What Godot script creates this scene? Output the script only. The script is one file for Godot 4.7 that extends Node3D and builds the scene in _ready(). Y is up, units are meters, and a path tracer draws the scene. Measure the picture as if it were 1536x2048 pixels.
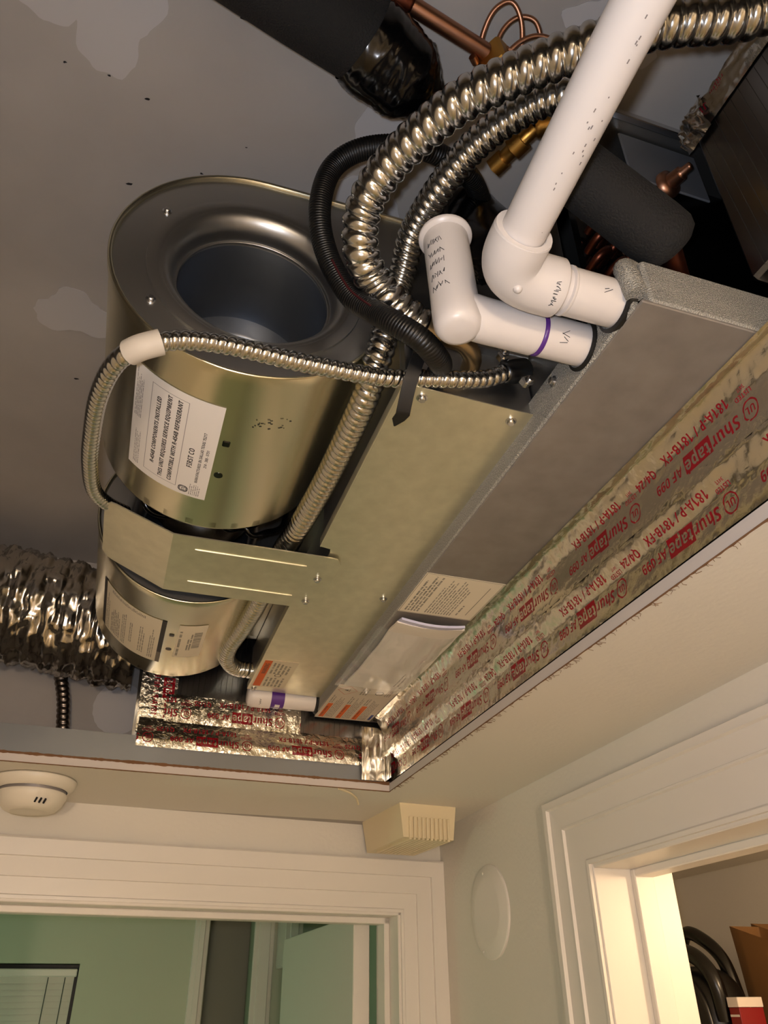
extends Node3D

# ---------------------------------------------------------------- mesh builder
class MB:
	var v := PackedVector3Array()
	var n := PackedVector3Array()
	var t := PackedVector2Array()
	var ix := PackedInt32Array()

	func tri(a: Vector3, b: Vector3, c: Vector3, out: Vector3, ua := Vector2.ZERO, ub := Vector2.ZERO, uc := Vector2.ZERO):
		var m := (b - a).cross(c - a)
		if m.length_squared() < 1e-18:
			return
		if m.dot(out) > 0.0:
			var x := b; b = c; c = x
			var y := ub; ub = uc; uc = y
		else:
			m = -m
		m = m.normalized()
		var k := v.size()
		v.append_array([a, b, c]); n.append_array([m, m, m]); t.append_array([ua, ub, uc]); ix.append_array([k, k + 1, k + 2])

	func quad(a: Vector3, b: Vector3, c: Vector3, d: Vector3, out: Vector3):
		tri(a, b, c, out, Vector2(0, 0), Vector2(1, 0), Vector2(1, 1))
		tri(a, c, d, out, Vector2(0, 0), Vector2(1, 1), Vector2(0, 1))

	# rows of points; out is ZERO for a tube (turn away from each row's middle), else the side it faces
	func grid(rows: Array, wrap := false, out := Vector3.ZERO, uv := Rect2(0, 0, 1, 1)):
		var h := rows.size()
		var w: int = rows[0].size()
		var nn := PackedVector3Array(); nn.resize(h * w)
		for i in h - 1:
			for j in w - 1:
				var a: Vector3 = rows[i][j]
				var b: Vector3 = rows[i][j + 1]
				var c: Vector3 = rows[i + 1][j + 1]
				var d: Vector3 = rows[i + 1][j]
				var m := (c - a).cross(d - b)
				nn[i * w + j] += m; nn[i * w + j + 1] += m; nn[(i + 1) * w + j] += m; nn[(i + 1) * w + j + 1] += m
		if wrap:
			for i in h:
				var m := nn[i * w] + nn[i * w + w - 1]
				nn[i * w] = m; nn[i * w + w - 1] = m
		var side := 0.0
		for i in h:
			var mid := Vector3.ZERO
			if out == Vector3.ZERO:
				for p in rows[i]:
					mid += p
				mid /= w
			for j in w:
				side += nn[i * w + j].dot(out if out != Vector3.ZERO else rows[i][j] - mid)
		var s := 1.0 if side > 0.0 else -1.0
		var k := v.size()
		for i in h:
			for j in w:
				v.append(rows[i][j])
				var m := nn[i * w + j] * s
				n.append(m.normalized() if m.length_squared() > 1e-24 else Vector3.UP)
				t.append(uv.position + uv.size * Vector2(float(j) / (w - 1), float(i) / (h - 1)))
		for i in h - 1:
			for j in w - 1:
				var a := k + i * w + j
				if s > 0.0:
					ix.append_array([a, a + w + 1, a + 1, a, a + w, a + w + 1])
				else:
					ix.append_array([a, a + 1, a + w + 1, a, a + w + 1, a + w])

	# a sheet with thickness: the grid, its back and its rim
	func sheet(rows: Array, thick: float, out: Vector3, uv := Rect2(0, 0, 1, 1)):
		grid(rows, false, out, uv)
		var h := rows.size()
		var w: int = rows[0].size()
		var back := []
		var o := out.normalized() * thick
		for r in rows:
			var b := PackedVector3Array()
			for p in r:
				b.append(p - o)
			back.append(b)
		grid(back, false, -out, uv)
		var mid := Vector3.ZERO
		for i in h:
			mid += (rows[i][0] + rows[i][w - 1]) * 0.5
		mid /= h
		for i in h - 1:
			quad(rows[i][0], rows[i + 1][0], back[i + 1][0], back[i][0], rows[i][0] - rows[i][1])
			quad(rows[i][w - 1], rows[i + 1][w - 1], back[i + 1][w - 1], back[i][w - 1], rows[i][w - 1] - rows[i][w - 2])
		for j in w - 1:
			quad(rows[0][j], rows[0][j + 1], back[0][j + 1], back[0][j], rows[0][j] - rows[1][j])
			quad(rows[h - 1][j], rows[h - 1][j + 1], back[h - 1][j + 1], back[h - 1][j], rows[h - 1][j] - rows[h - 2][j])

	func box(c: Vector3, s: Vector3, ch := 0.0, b := Basis.IDENTITY):
		var e := s * 0.5
		ch = minf(ch, minf(e.x, minf(e.y, e.z)) * 0.9)
		var P := func(sx, sy, sz, ax):   # the corner's vertex that lies on the face across axis ax
			var q := Vector3(sx * (e.x - (0.0 if ax == 0 else ch)), sy * (e.y - (0.0 if ax == 1 else ch)), sz * (e.z - (0.0 if ax == 2 else ch)))
			return c + b * q
		for ax in 3:
			for s1 in [-1, 1]:
				var f := []
				for k in [[-1, -1], [1, -1], [1, 1], [-1, 1]]:
					var g := [0, 0, 0]
					g[ax] = s1; g[(ax + 1) % 3] = k[0]; g[(ax + 2) % 3] = k[1]
					f.append(P.call(g[0], g[1], g[2], ax))
				var o := Vector3.ZERO
				o[ax] = s1
				quad(f[0], f[1], f[2], f[3], b * o)
		if ch <= 0.0:
			return
		for ax in 3:      # edges along ax
			var a1 := (ax + 1) % 3
			var a2 := (ax + 2) % 3
			for k in [[-1, -1], [1, -1], [1, 1], [-1, 1]]:
				var f := []
				for q in [[-1, a1], [1, a1], [1, a2], [-1, a2]]:
					var g := [0, 0, 0]
					g[ax] = q[0]; g[a1] = k[0]; g[a2] = k[1]
					f.append(P.call(g[0], g[1], g[2], q[1]))
				var o := Vector3.ZERO
				o[a1] = k[0]; o[a2] = k[1]
				quad(f[0], f[1], f[2], f[3], b * o)
		for sx in [-1, 1]:
			for sy in [-1, 1]:
				for sz in [-1, 1]:
					tri(P.call(sx, sy, sz, 0), P.call(sx, sy, sz, 1), P.call(sx, sy, sz, 2), b * Vector3(sx, sy, sz))

	func bar(lo: Vector3, hi: Vector3, ch := 0.0):
		box((lo + hi) * 0.5, hi - lo, ch)

	func disc(c: Vector3, ring: PackedVector3Array, out: Vector3):
		for j in ring.size() - 1:
			tri(c, ring[j], ring[j + 1], out)

	# radius: a number or one per point
	func tube(path: PackedVector3Array, radius, sides := 16, caps := true, uv := Rect2(0, 0, 1, 1)):
		var rows := []
		var d := (path[1] - path[0]).normalized()
		var x := d.cross(Vector3.UP if absf(d.y) < 0.9 else Vector3.RIGHT).normalized()
		for i in path.size():
			var dd := (path[mini(i + 1, path.size() - 1)] - path[maxi(i - 1, 0)]).normalized()
			x = (x - dd * x.dot(dd)).normalized()
			var y := dd.cross(x)
			var row := PackedVector3Array()
			var r: float = radius if radius is float else radius[i]
			for j in sides + 1:
				var a := TAU * (j % sides) / sides
				row.append(path[i] + (x * cos(a) + y * sin(a)) * r)
			rows.append(row)
		grid(rows, true, Vector3.ZERO, uv)
		if caps:
			disc(path[0], rows[0], path[0] - path[1])
			var l := path.size() - 1
			disc(path[l], rows[l], path[l] - path[l - 1])

	# profile of (radius, height) along axis; a repeated point makes a sharp edge
	func lathe(o: Vector3, axis: Vector3, prof: Array, sides := 32, out_ref := 1.0):
		axis = axis.normalized()
		var x := axis.cross(Vector3.UP if absf(axis.y) < 0.9 else Vector3.RIGHT).normalized()
		var y := axis.cross(x)
		var rows := []
		for k in prof.size():
			var p: Vector2 = prof[k]
			if k > 0 and p.is_equal_approx(prof[k - 1]):
				_flush(rows, o, axis, prof)
				rows = []
			var row := PackedVector3Array()
			for j in sides + 1:
				var a := TAU * (j % sides) / sides
				row.append(o + axis * p.y + (x * cos(a) + y * sin(a)) * maxf(p.x, 0.00001))
			rows.append(row)
		_flush(rows, o, axis, prof)

	func _flush(rows: Array, o: Vector3, axis: Vector3, prof: Array):
		if rows.size() < 2:
			return
		var r0: float = rows[0][0].distance_to(rows[0][rows[0].size() / 2])
		var r1: float = rows[-1][0].distance_to(rows[-1][rows[-1].size() / 2])
		var h0: float = (rows[0][0] - o).dot(axis)
		var h1: float = (rows[-1][0] - o).dot(axis)
		if absf(h1 - h0) < 0.0001 * absf(r1 - r0) + 1e-7:
			var lo := 1e9
			var hi := -1e9
			for p in prof:
				lo = minf(lo, p.y); hi = maxf(hi, p.y)
			grid(rows, true, axis if h0 > (lo + hi) * 0.5 else -axis)
		else:
			grid(rows, true)

	func prism(poly: PackedVector2Array, b: Transform3D, depth: float):   # polygon in b's xy, pushed along b's z
		var tri_ix := Geometry2D.triangulate_polygon(poly)
		var z := b.basis.z.normalized()
		for k in range(0, tri_ix.size(), 3):
			var q := []
			for m in 3:
				var p := poly[tri_ix[k + m]]
				q.append(b * Vector3(p.x, p.y, 0))
			tri(q[0], q[1], q[2], -z)
			tri(q[0] + z * depth, q[1] + z * depth, q[2] + z * depth, z)
		var ccw := not Geometry2D.is_polygon_clockwise(poly)
		for k in poly.size():
			var p := poly[k]
			var r := poly[(k + 1) % poly.size()]
			var e := r - p
			var o := Vector2(e.y, -e.x) * (1.0 if ccw else -1.0)
			var a := b * Vector3(p.x, p.y, 0)
			var c := b * Vector3(r.x, r.y, 0)
			quad(a, c, c + z * depth, a + z * depth, b.basis * Vector3(o.x, o.y, 0))

	func mesh() -> ArrayMesh:
		var a := []
		a.resize(Mesh.ARRAY_MAX)
		a[Mesh.ARRAY_VERTEX] = v; a[Mesh.ARRAY_NORMAL] = n; a[Mesh.ARRAY_TEX_UV] = t; a[Mesh.ARRAY_INDEX] = ix
		var m := ArrayMesh.new()
		m.add_surface_from_arrays(Mesh.PRIMITIVE_TRIANGLES, a)
		return m

# ---------------------------------------------------------------- scene helpers
var taken := {}
var rng := RandomNumberGenerator.new()
var M := {}

func numbered(called: String) -> String:
	taken[called] = taken.get(called, -1) + 1
	return called if taken[called] == 0 else "%s_%03d" % [called, taken[called]]

func thing(called: String, label: String, category: String, group := "") -> Node3D:
	var o := Node3D.new()
	o.name = numbered(called)
	add_child(o)
	o.set_meta("label", label); o.set_meta("category", category)
	if group: o.set_meta("group", group)
	return o

func part(called: String, b: MB, m: Material, parent: Node, label := "") -> MeshInstance3D:
	var o := MeshInstance3D.new()
	o.name = called
	o.mesh = b.mesh()
	o.material_override = m
	parent.add_child(o, true)
	if label: o.set_meta("label", label)
	return o

func piece(called: String, parent: Node, label := "") -> Node3D:    # a part that is made of sub-parts
	var o := Node3D.new()
	o.name = called
	parent.add_child(o, true)
	if label: o.set_meta("label", label)
	return o

func struct(called: String, b: MB, m: Material, label: String, parent: Node = self) -> MeshInstance3D:
	var o := part(called if parent != self else numbered(called), b, m, parent)
	if parent == self:
		o.set_meta("kind", "structure"); o.set_meta("label", label)
	return o

func single(called: String, b: MB, m: Material, label: String, category: String, group := "") -> MeshInstance3D:
	var o := part(numbered(called), b, m, self, label)
	o.set_meta("category", category)
	if group: o.set_meta("group", group)
	return o

func V(x, y, z) -> Vector3: return Vector3(x, y, z)

func smooth(ctrl: Array, step: float) -> PackedVector3Array:       # Catmull-Rom, even steps
	var dense := PackedVector3Array()
	for i in ctrl.size() - 1:
		var p0: Vector3 = ctrl[maxi(i - 1, 0)]
		var p1: Vector3 = ctrl[i]
		var p2: Vector3 = ctrl[i + 1]
		var p3: Vector3 = ctrl[mini(i + 2, ctrl.size() - 1)]
		for k in 24:
			dense.append(p1.cubic_interpolate(p2, p0, p3, k / 24.0))
	dense.append(ctrl[-1])
	var out := PackedVector3Array([dense[0]])
	var need := step
	for i in dense.size() - 1:
		var a := dense[i]
		var l := a.distance_to(dense[i + 1])
		while l >= need and l > 0.0:
			a = a.lerp(dense[i + 1], need / l)
			out.append(a)
			l = a.distance_to(dense[i + 1])
			need = step
		need -= l
	if out[-1].distance_to(dense[-1]) > step * 0.3:
		out.append(dense[-1])
	return out

# flexible metal conduit: a spirally ridged tube
func conduit(b: MB, ctrl: Array, r: float, pitch: float, depth := 0.25, sides := 22):
	var per := 8
	var path := smooth(ctrl, pitch / per)
	var rows := []
	var d := (path[1] - path[0]).normalized()
	var x := d.cross(Vector3.UP if absf(d.y) < 0.9 else Vector3.RIGHT).normalized()
	for i in path.size():
		var dd := (path[mini(i + 1, path.size() - 1)] - path[maxi(i - 1, 0)]).normalized()
		x = (x - dd * x.dot(dd)).normalized()
		var y := dd.cross(x)
		var row := PackedVector3Array()
		for j in sides + 1:
			var a := TAU * (j % sides) / sides
			var ph := fposmod(float(i) / per + a / TAU, 1.0)
			var k := sqrt(maxf(0.0, 1.0 - pow(2.0 * ph - 1.0, 2.0)))
			row.append(path[i] + (x * cos(a) + y * sin(a)) * r * (1.0 - depth + depth * k))
		rows.append(row)
	b.grid(rows, true)
	b.disc(path[0], rows[0], path[0] - path[1])
	var l := path.size() - 1
	b.disc(path[l], rows[l], path[l] - path[l - 1])

# hexagon-head screw whose head points along dir
func screw(parent: Node, at: Vector3, dir: Vector3, r := 0.0045):
	var b := MB.new()
	b.lathe(at, dir, [Vector2(r * 1.45, 0), Vector2(r * 1.45, r * 0.25), Vector2(r * 1.45, r * 0.25), Vector2(r * 1.0, r * 0.32), Vector2(r * 1.0, r * 0.32)], 16)
	b.lathe(at, dir, [Vector2(r, r * 0.3), Vector2(r, r * 1.0), Vector2(r, r * 1.0), Vector2(r * 0.8, r * 1.2), Vector2(r * 0.8, r * 1.2), Vector2(0, r * 1.2)], 6)
	part("screw", b, M.zinc, parent)

# ---------------------------------------------------------------- textures
var fonts := {}
func font(bold: bool) -> SystemFont:
	if not fonts.has(bold):
		var f := SystemFont.new()
		f.font_names = ["Droid Sans"]
		f.font_weight = 700 if bold else 400
		fonts[bold] = f
	return fonts[bold]

# writes text into im; at is the left end of the base line; turn 0 or 1 (a quarter turn counter-clockwise); returns its length
func write(im: Image, s: String, at: Vector2, size: int, col: Color, bold := true, stretch := 1.0) -> float:
	var ts := TextServerManager.get_primary_interface()
	var f := font(bold)
	var sh := ts.create_shaped_text()
	ts.shaped_text_add_string(sh, s, f.get_rids(), size)
	ts.shaped_text_shape(sh)
	var pen := at.x
	for g in ts.shaped_text_get_glyphs(sh):
		var fr: RID = g.font_rid
		var sz := Vector2i(g.font_size, 0)
		ts.font_render_glyph(fr, sz, g.index)
		var ti := ts.font_get_glyph_texture_idx(fr, sz, g.index)
		if ti >= 0:
			var uv := ts.font_get_glyph_uv_rect(fr, sz, g.index)
			var off := ts.font_get_glyph_offset(fr, sz, g.index)
			var gi := ts.font_get_texture_image(fr, sz, ti)
			for y in int(uv.size.y):
				for x in int(uv.size.x * stretch):
					var a := gi.get_pixel(int(uv.position.x + x / stretch), int(uv.position.y) + y).a
					var px := int(pen + off.x * stretch) + x
					var py := int(at.y + off.y) + y
					if a > 0.02 and px >= 0 and py >= 0 and px < im.get_width() and py < im.get_height():
						im.set_pixel(px, py, im.get_pixel(px, py).lerp(col, a))
		pen += g.advance * stretch
	ts.free_rid(sh)
	return pen - at.x

# lines of print too small to read: word-long dashes
func fine_print(im: Image, rect: Rect2i, line: int, col: Color, heavy := 0.45):
	var y := rect.position.y
	while y + line <= rect.end.y:
		var x := rect.position.x
		var stop := rect.position.x + int(rect.size.x * rng.randf_range(0.7, 1.0))
		while x < stop:
			var w := rng.randi_range(line, line * 4)
			for xx in range(x, mini(x + w, stop)):
				if rng.randf() < 0.85:
					for yy in range(y, y + maxi(1, int(line * heavy))):
						if rng.randf() < 0.8 and xx < im.get_width() and yy < im.get_height():
							im.set_pixel(xx, yy, im.get_pixel(xx, yy).lerp(col, rng.randf_range(0.5, 0.9)))
			x += w + line / 2
		y += line

func frame(im: Image, r: Rect2i, w: int, col: Color):
	im.fill_rect(Rect2i(r.position, Vector2i(r.size.x, w)), col)
	im.fill_rect(Rect2i(r.position + Vector2i(0, r.size.y - w), Vector2i(r.size.x, w)), col)
	im.fill_rect(Rect2i(r.position, Vector2i(w, r.size.y)), col)
	im.fill_rect(Rect2i(r.position + Vector2i(r.size.x - w, 0), Vector2i(w, r.size.y)), col)

func circle(im: Image, c: Vector2, r: float, w: float, col: Color):
	for y in range(int(c.y - r - 1), int(c.y + r + 2)):
		for x in range(int(c.x - r - 1), int(c.x + r + 2)):
			var d := absf(Vector2(x, y).distance_to(c) - r)
			if d < w and x >= 0 and y >= 0 and x < im.get_width() and y < im.get_height():
				im.set_pixel(x, y, col)

func paper(w: int, h: int, col: Color) -> Image:
	var im := Image.create(w, h, false, Image.FORMAT_RGB8)
	im.fill(col)
	return im

func mat(col: Color, rough: float, metal := 0.0) -> StandardMaterial3D:
	var m := StandardMaterial3D.new()
	m.albedo_color = col; m.roughness = rough; m.metallic = metal
	return m

func printed(im: Image, rough := 0.55) -> StandardMaterial3D:
	var m := mat(Color.WHITE, rough)
	m.albedo_texture = ImageTexture.create_from_image(im)
	m.texture_repeat = false
	return m

func noise_tex(freq: float, lo: Color, hi: Color, sd: int, size := 512, oct := 4, kind := FastNoiseLite.TYPE_SIMPLEX_SMOOTH) -> NoiseTexture2D:
	var f := FastNoiseLite.new()
	f.noise_type = kind; f.frequency = freq; f.seed = sd; f.fractal_octaves = oct
	var t := NoiseTexture2D.new()
	t.width = size; t.height = size; t.seamless = true; t.noise = f
	var g := Gradient.new()
	g.set_color(0, lo); g.set_color(1, hi)
	t.color_ramp = g
	return t

func tri_map(m: StandardMaterial3D, s: float):
	m.uv1_triplanar = true; m.uv1_world_triplanar = true
	m.uv1_scale = V(s, s, s); m.uv1_triplanar_sharpness = 4.0

func make_materials():
	# painted drywall and woodwork
	M.paint = mat(Color(0.86, 0.84, 0.80), 0.6)
	M.paint.heightmap_enabled = true
	M.paint.heightmap_texture = noise_tex(0.05, Color.BLACK, Color.WHITE, 3)
	M.paint.heightmap_scale = 0.03
	tri_map(M.paint, 3.0)
	M.sage = mat(Color(0.74, 0.77, 0.69), 0.6)
	M.trim = mat(Color(0.88, 0.86, 0.83), 0.38)
	M.drywall = mat(Color.WHITE, 0.85)
	M.drywall.albedo_texture = noise_tex(0.006, Color(0.64, 0.62, 0.60), Color(0.72, 0.70, 0.68), 11, 512, 5)
	M.drywall.heightmap_enabled = true
	M.drywall.heightmap_texture = noise_tex(0.03, Color.BLACK, Color.WHITE, 5)
	M.drywall.heightmap_scale = 0.04
	tri_map(M.drywall, 0.8)
	M.compound = mat(Color(0.745, 0.735, 0.735), 0.8)
	M.pencil = mat(Color(0.12, 0.11, 0.11), 0.9)
	M.gypsum = mat(Color(0.80, 0.77, 0.75), 0.9)
	M.torn = mat(Color(0.46, 0.33, 0.22), 0.95)
	M.floor = mat(Color(0.86, 0.81, 0.69), 0.5)
	# metals
	M.galv = mat(Color(0.87, 0.85, 0.75), 0.3, 1.0)
	M.galv.roughness = 0.26
	tri_map(M.galv, 6.0)
	M.cover = mat(Color.WHITE, 0.37, 0.9)
	M.cover.albedo_texture = noise_tex(0.012, Color(0.85, 0.835, 0.74), Color(0.91, 0.895, 0.80), 17, 512, 5)
	tri_map(M.cover, 5.0)
	M.plate = mat(Color(0.70, 0.70, 0.69), 0.36, 1.0)
	M.dark_steel = mat(Color(0.34, 0.35, 0.36), 0.35, 1.0)
	M.wheel = mat(Color(0.46, 0.48, 0.51), 0.42, 0.95)
	M.grey_paint = mat(Color(0.44, 0.45, 0.47), 0.4, 0.3)
	M.pan = mat(Color.WHITE, 0.45, 0.35)
	M.pan.albedo_texture = noise_tex(0.01, Color(0.50, 0.475, 0.45), Color(0.56, 0.535, 0.505), 23, 512, 5)
	tri_map(M.pan, 4.0)
	M.flex = mat(Color(0.78, 0.78, 0.77), 0.19, 1.0)
	M.track = mat(Color(0.50, 0.51, 0.52), 0.5, 0.9)
	M.zinc = mat(Color(0.80, 0.80, 0.80), 0.25, 1.0)
	M.brass = mat(Color(0.74, 0.56, 0.28), 0.38, 1.0)
	M.copper = mat(Color(0.68, 0.50, 0.40), 0.36, 1.0)
	M.old_copper = mat(Color(0.40, 0.22, 0.16), 0.4, 1.0)
	# plastics and rubber
	M.pvc = mat(Color(0.84, 0.815, 0.80), 0.32)
	M.primer = mat(Color(0.33, 0.17, 0.50), 0.35)
	M.ink = mat(Color(0.07, 0.07, 0.08), 0.7)
	M.rubber = mat(Color(0.035, 0.035, 0.035), 0.5)
	M.gloss_black = mat(Color(0.02, 0.02, 0.022), 0.16)
	M.loom = mat(Color(0.028, 0.027, 0.026), 0.42)
	M.insul = mat(Color(0.055, 0.052, 0.05), 0.85)
	M.insul.heightmap_enabled = true
	M.insul.heightmap_texture = noise_tex(0.08, Color.BLACK, Color.WHITE, 31)
	M.insul.heightmap_scale = 0.08
	tri_map(M.insul, 8.0)
	M.foam = mat(Color.WHITE, 0.95)
	M.foam.albedo_texture = noise_tex(0.11, Color(0.46, 0.455, 0.43), Color(0.80, 0.78, 0.73), 37, 512, 3)
	M.foam.heightmap_enabled = true
	M.foam.heightmap_texture = noise_tex(0.12, Color.BLACK, Color.WHITE, 41)
	M.foam.heightmap_scale = 0.3
	tri_map(M.foam, 9.0)
	M.ivory = mat(Color(0.88, 0.82, 0.68), 0.45)
	M.white_plastic = mat(Color(0.88, 0.85, 0.79), 0.4)
	M.silver = mat(Color(0.62, 0.60, 0.60), 0.4, 0.6)
	M.masking = mat(Color(0.78, 0.74, 0.68), 0.6)
	# foil
	M.foil = mat(Color(0.86, 0.84, 0.80), 0.2, 1.0)
	M.scrim = mat(Color(0.55, 0.54, 0.53), 0.24, 1.0)
	M.duct_foil = mat(Color(0.78, 0.76, 0.73), 0.22, 1.0)
	M.tape = tape_material("Q4/24", 0.035)
	M.tape_front = tape_material("Q1/25", 0.18)
	M.film = mat(Color(0.9, 0.92, 0.95, 0.12), 0.1)
	M.film.transparency = BaseMaterial3D.TRANSPARENCY_ALPHA

# printed foil tape: bare foil is metal, the red print is not
func tape_material(date: String, relief: float) -> StandardMaterial3D:
	var w := 2048
	var h := 350
	var foil := Color(0.86, 0.84, 0.79)
	var red := Color(0.52, 0.05, 0.10)
	var im := paper(w, h, foil)
	for k in 2:
		var o := 1024.0 * k
		# upper row: mark, name, number
		circle(im, Vector2(o + 70, 92), 52, 5, red)
		write(im, "UL", Vector2(o + 37, 113), 56, red)
		var x := o + 155.0
		x += write(im, "Shur", Vector2(x, 124), 98, red)
		im.fill_rect(Rect2i(int(x) + 5, 44, 226, 106), red)
		write(im, "tape", Vector2(x + 16, 124), 98, foil)
		write(im, "AF 099", Vector2(x + 256, 122), 78, red)
		# lower row
		write(im, "LISTED", Vector2(o + 20, 194), 36, red)
		write(im, "341T", Vector2(o + 44, 224), 25, red)
		write(im, "181A-P / 181B-FX", Vector2(o + 175, 236), 72, red)
	write(im, date, Vector2(1024 - 190, 222), 66, red)
	var orm := Image.create(w, h, false, Image.FORMAT_RGB8)
	var m := mat(Color.WHITE, 0.22, 1.0)
	for y in h:
		for xx in w:
			var c := im.get_pixel(xx, y)
			var k := clampf((c.g - red.g) / (foil.g - red.g), 0.0, 1.0)
			orm.set_pixel(xx, y, Color(1, 1, k))
	m.albedo_texture = ImageTexture.create_from_image(im)
	m.metallic_texture = ImageTexture.create_from_image(orm)
	m.metallic_texture_channel = BaseMaterial3D.TEXTURE_CHANNEL_BLUE
	var f := FastNoiseLite.new()
	f.noise_type = FastNoiseLite.TYPE_CELLULAR; f.frequency = 0.022; f.seed = 8
	f.cellular_return_type = FastNoiseLite.RETURN_DISTANCE2_SUB
	f.fractal_octaves = 3
	f.domain_warp_enabled = true; f.domain_warp_amplitude = 30.0
	var t := NoiseTexture2D.new()
	t.width = 1024; t.height = 200; t.seamless = true; t.noise = f
	m.heightmap_enabled = true; m.heightmap_texture = t; m.heightmap_scale = relief
	return m

# ---------------------------------------------------------------- the scene
func _ready():
	rng.seed = 20240917
	# camera
	var cam := Camera3D.new()
	cam.name = "camera"
	cam.fov = 2.0 * rad_to_deg(atan(1024.0 / 1541.0))
	cam.near = 0.02; cam.far = 40.0
	cam.transform = Transform3D(Basis(V(0.949, -0.008, 0.314), V(-0.165, 0.839, 0.519), V(-0.267, -0.544, 0.795)).orthonormalized(), V(0, 1.85, 0))
	add_child(cam)
	cam.current = true
	# environment
	var we := WorldEnvironment.new()
	we.name = "environment"
	var e := Environment.new()
	e.background_mode = Environment.BG_COLOR
	e.background_color = Color.BLACK
	e.tonemap_mode = Environment.TONE_MAPPER_LINEAR
	e.tonemap_exposure = 1.0
	e.sdfgi_enabled = true; e.ssao_enabled = true; e.ssil_enabled = true
	we.environment = e
	add_child(we)
	# the flash of the phone that took the picture, beside its lens
	var fl := SpotLight3D.new()
	fl.name = "phone_flash"
	fl.light_color = Color(0.93, 0.95, 1.0)
	fl.light_energy = 0.31
	fl.light_size = 0.006
	fl.spot_angle = 62.0; fl.spot_range = 12.0; fl.spot_attenuation = 2.0; fl.spot_angle_attenuation = 0.6
	fl.shadow_enabled = true
	add_child(fl)
	fl.transform = Transform3D(cam.transform.basis, cam.transform * V(-0.016, 0.022, 0.0))

	make_materials()
	build_rooms()
	build_lamps()
	build_air_handler()
	build_foil()
	build_pipes()
	build_conduits()
	build_refrigerant()
	build_hall_things()
	build_far_rooms()

# ---------------------------------------------------------------- rooms
const HS := 2.22      # hall ceiling
const HU := 2.784     # ceiling above the opening
const XR := 0.758     # right wall of the hall
var front: Transform3D  # the front wall's own frame: x to the left of the corner, y up, z towards the hall

# door casing: a stepped profile run round an opening, mitred; b has x and y in the wall and z off the wall
func casing(mb: MB, b: Transform3D, x0: float, x1: float, yh: float, prof: Array):
	var rows := []
	for p in prof:
		var d: float = p.x
		rows.append([V(x0 - d, 0, p.y), V(x0 - d, yh + d, p.y), V(x1 + d, yh + d, p.y), V(x1 + d, 0, p.y)])
	for i in rows.size() - 1:
		for j in 3:
			var a: Vector3 = b * rows[i][j]
			var c: Vector3 = b * rows[i][j + 1]
			var d: Vector3 = b * rows[i + 1][j + 1]
			var f: Vector3 = b * rows[i + 1][j]
			var steep: float = absf(prof[i + 1].y - prof[i].y)
			var o := b.basis * V(0, 0, 1)
			if steep > 0.0005:
				var inward := (b * V((x0 + x1) / 2, 1.0, 0)) - (a + d) * 0.5
				if prof[i + 1].y > prof[i].y:
					o = o * 0.3 + inward.normalized()
				else:
					o = o * 0.3 - inward.normalized()
			mb.quad(a, c, d, f, o)

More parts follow.
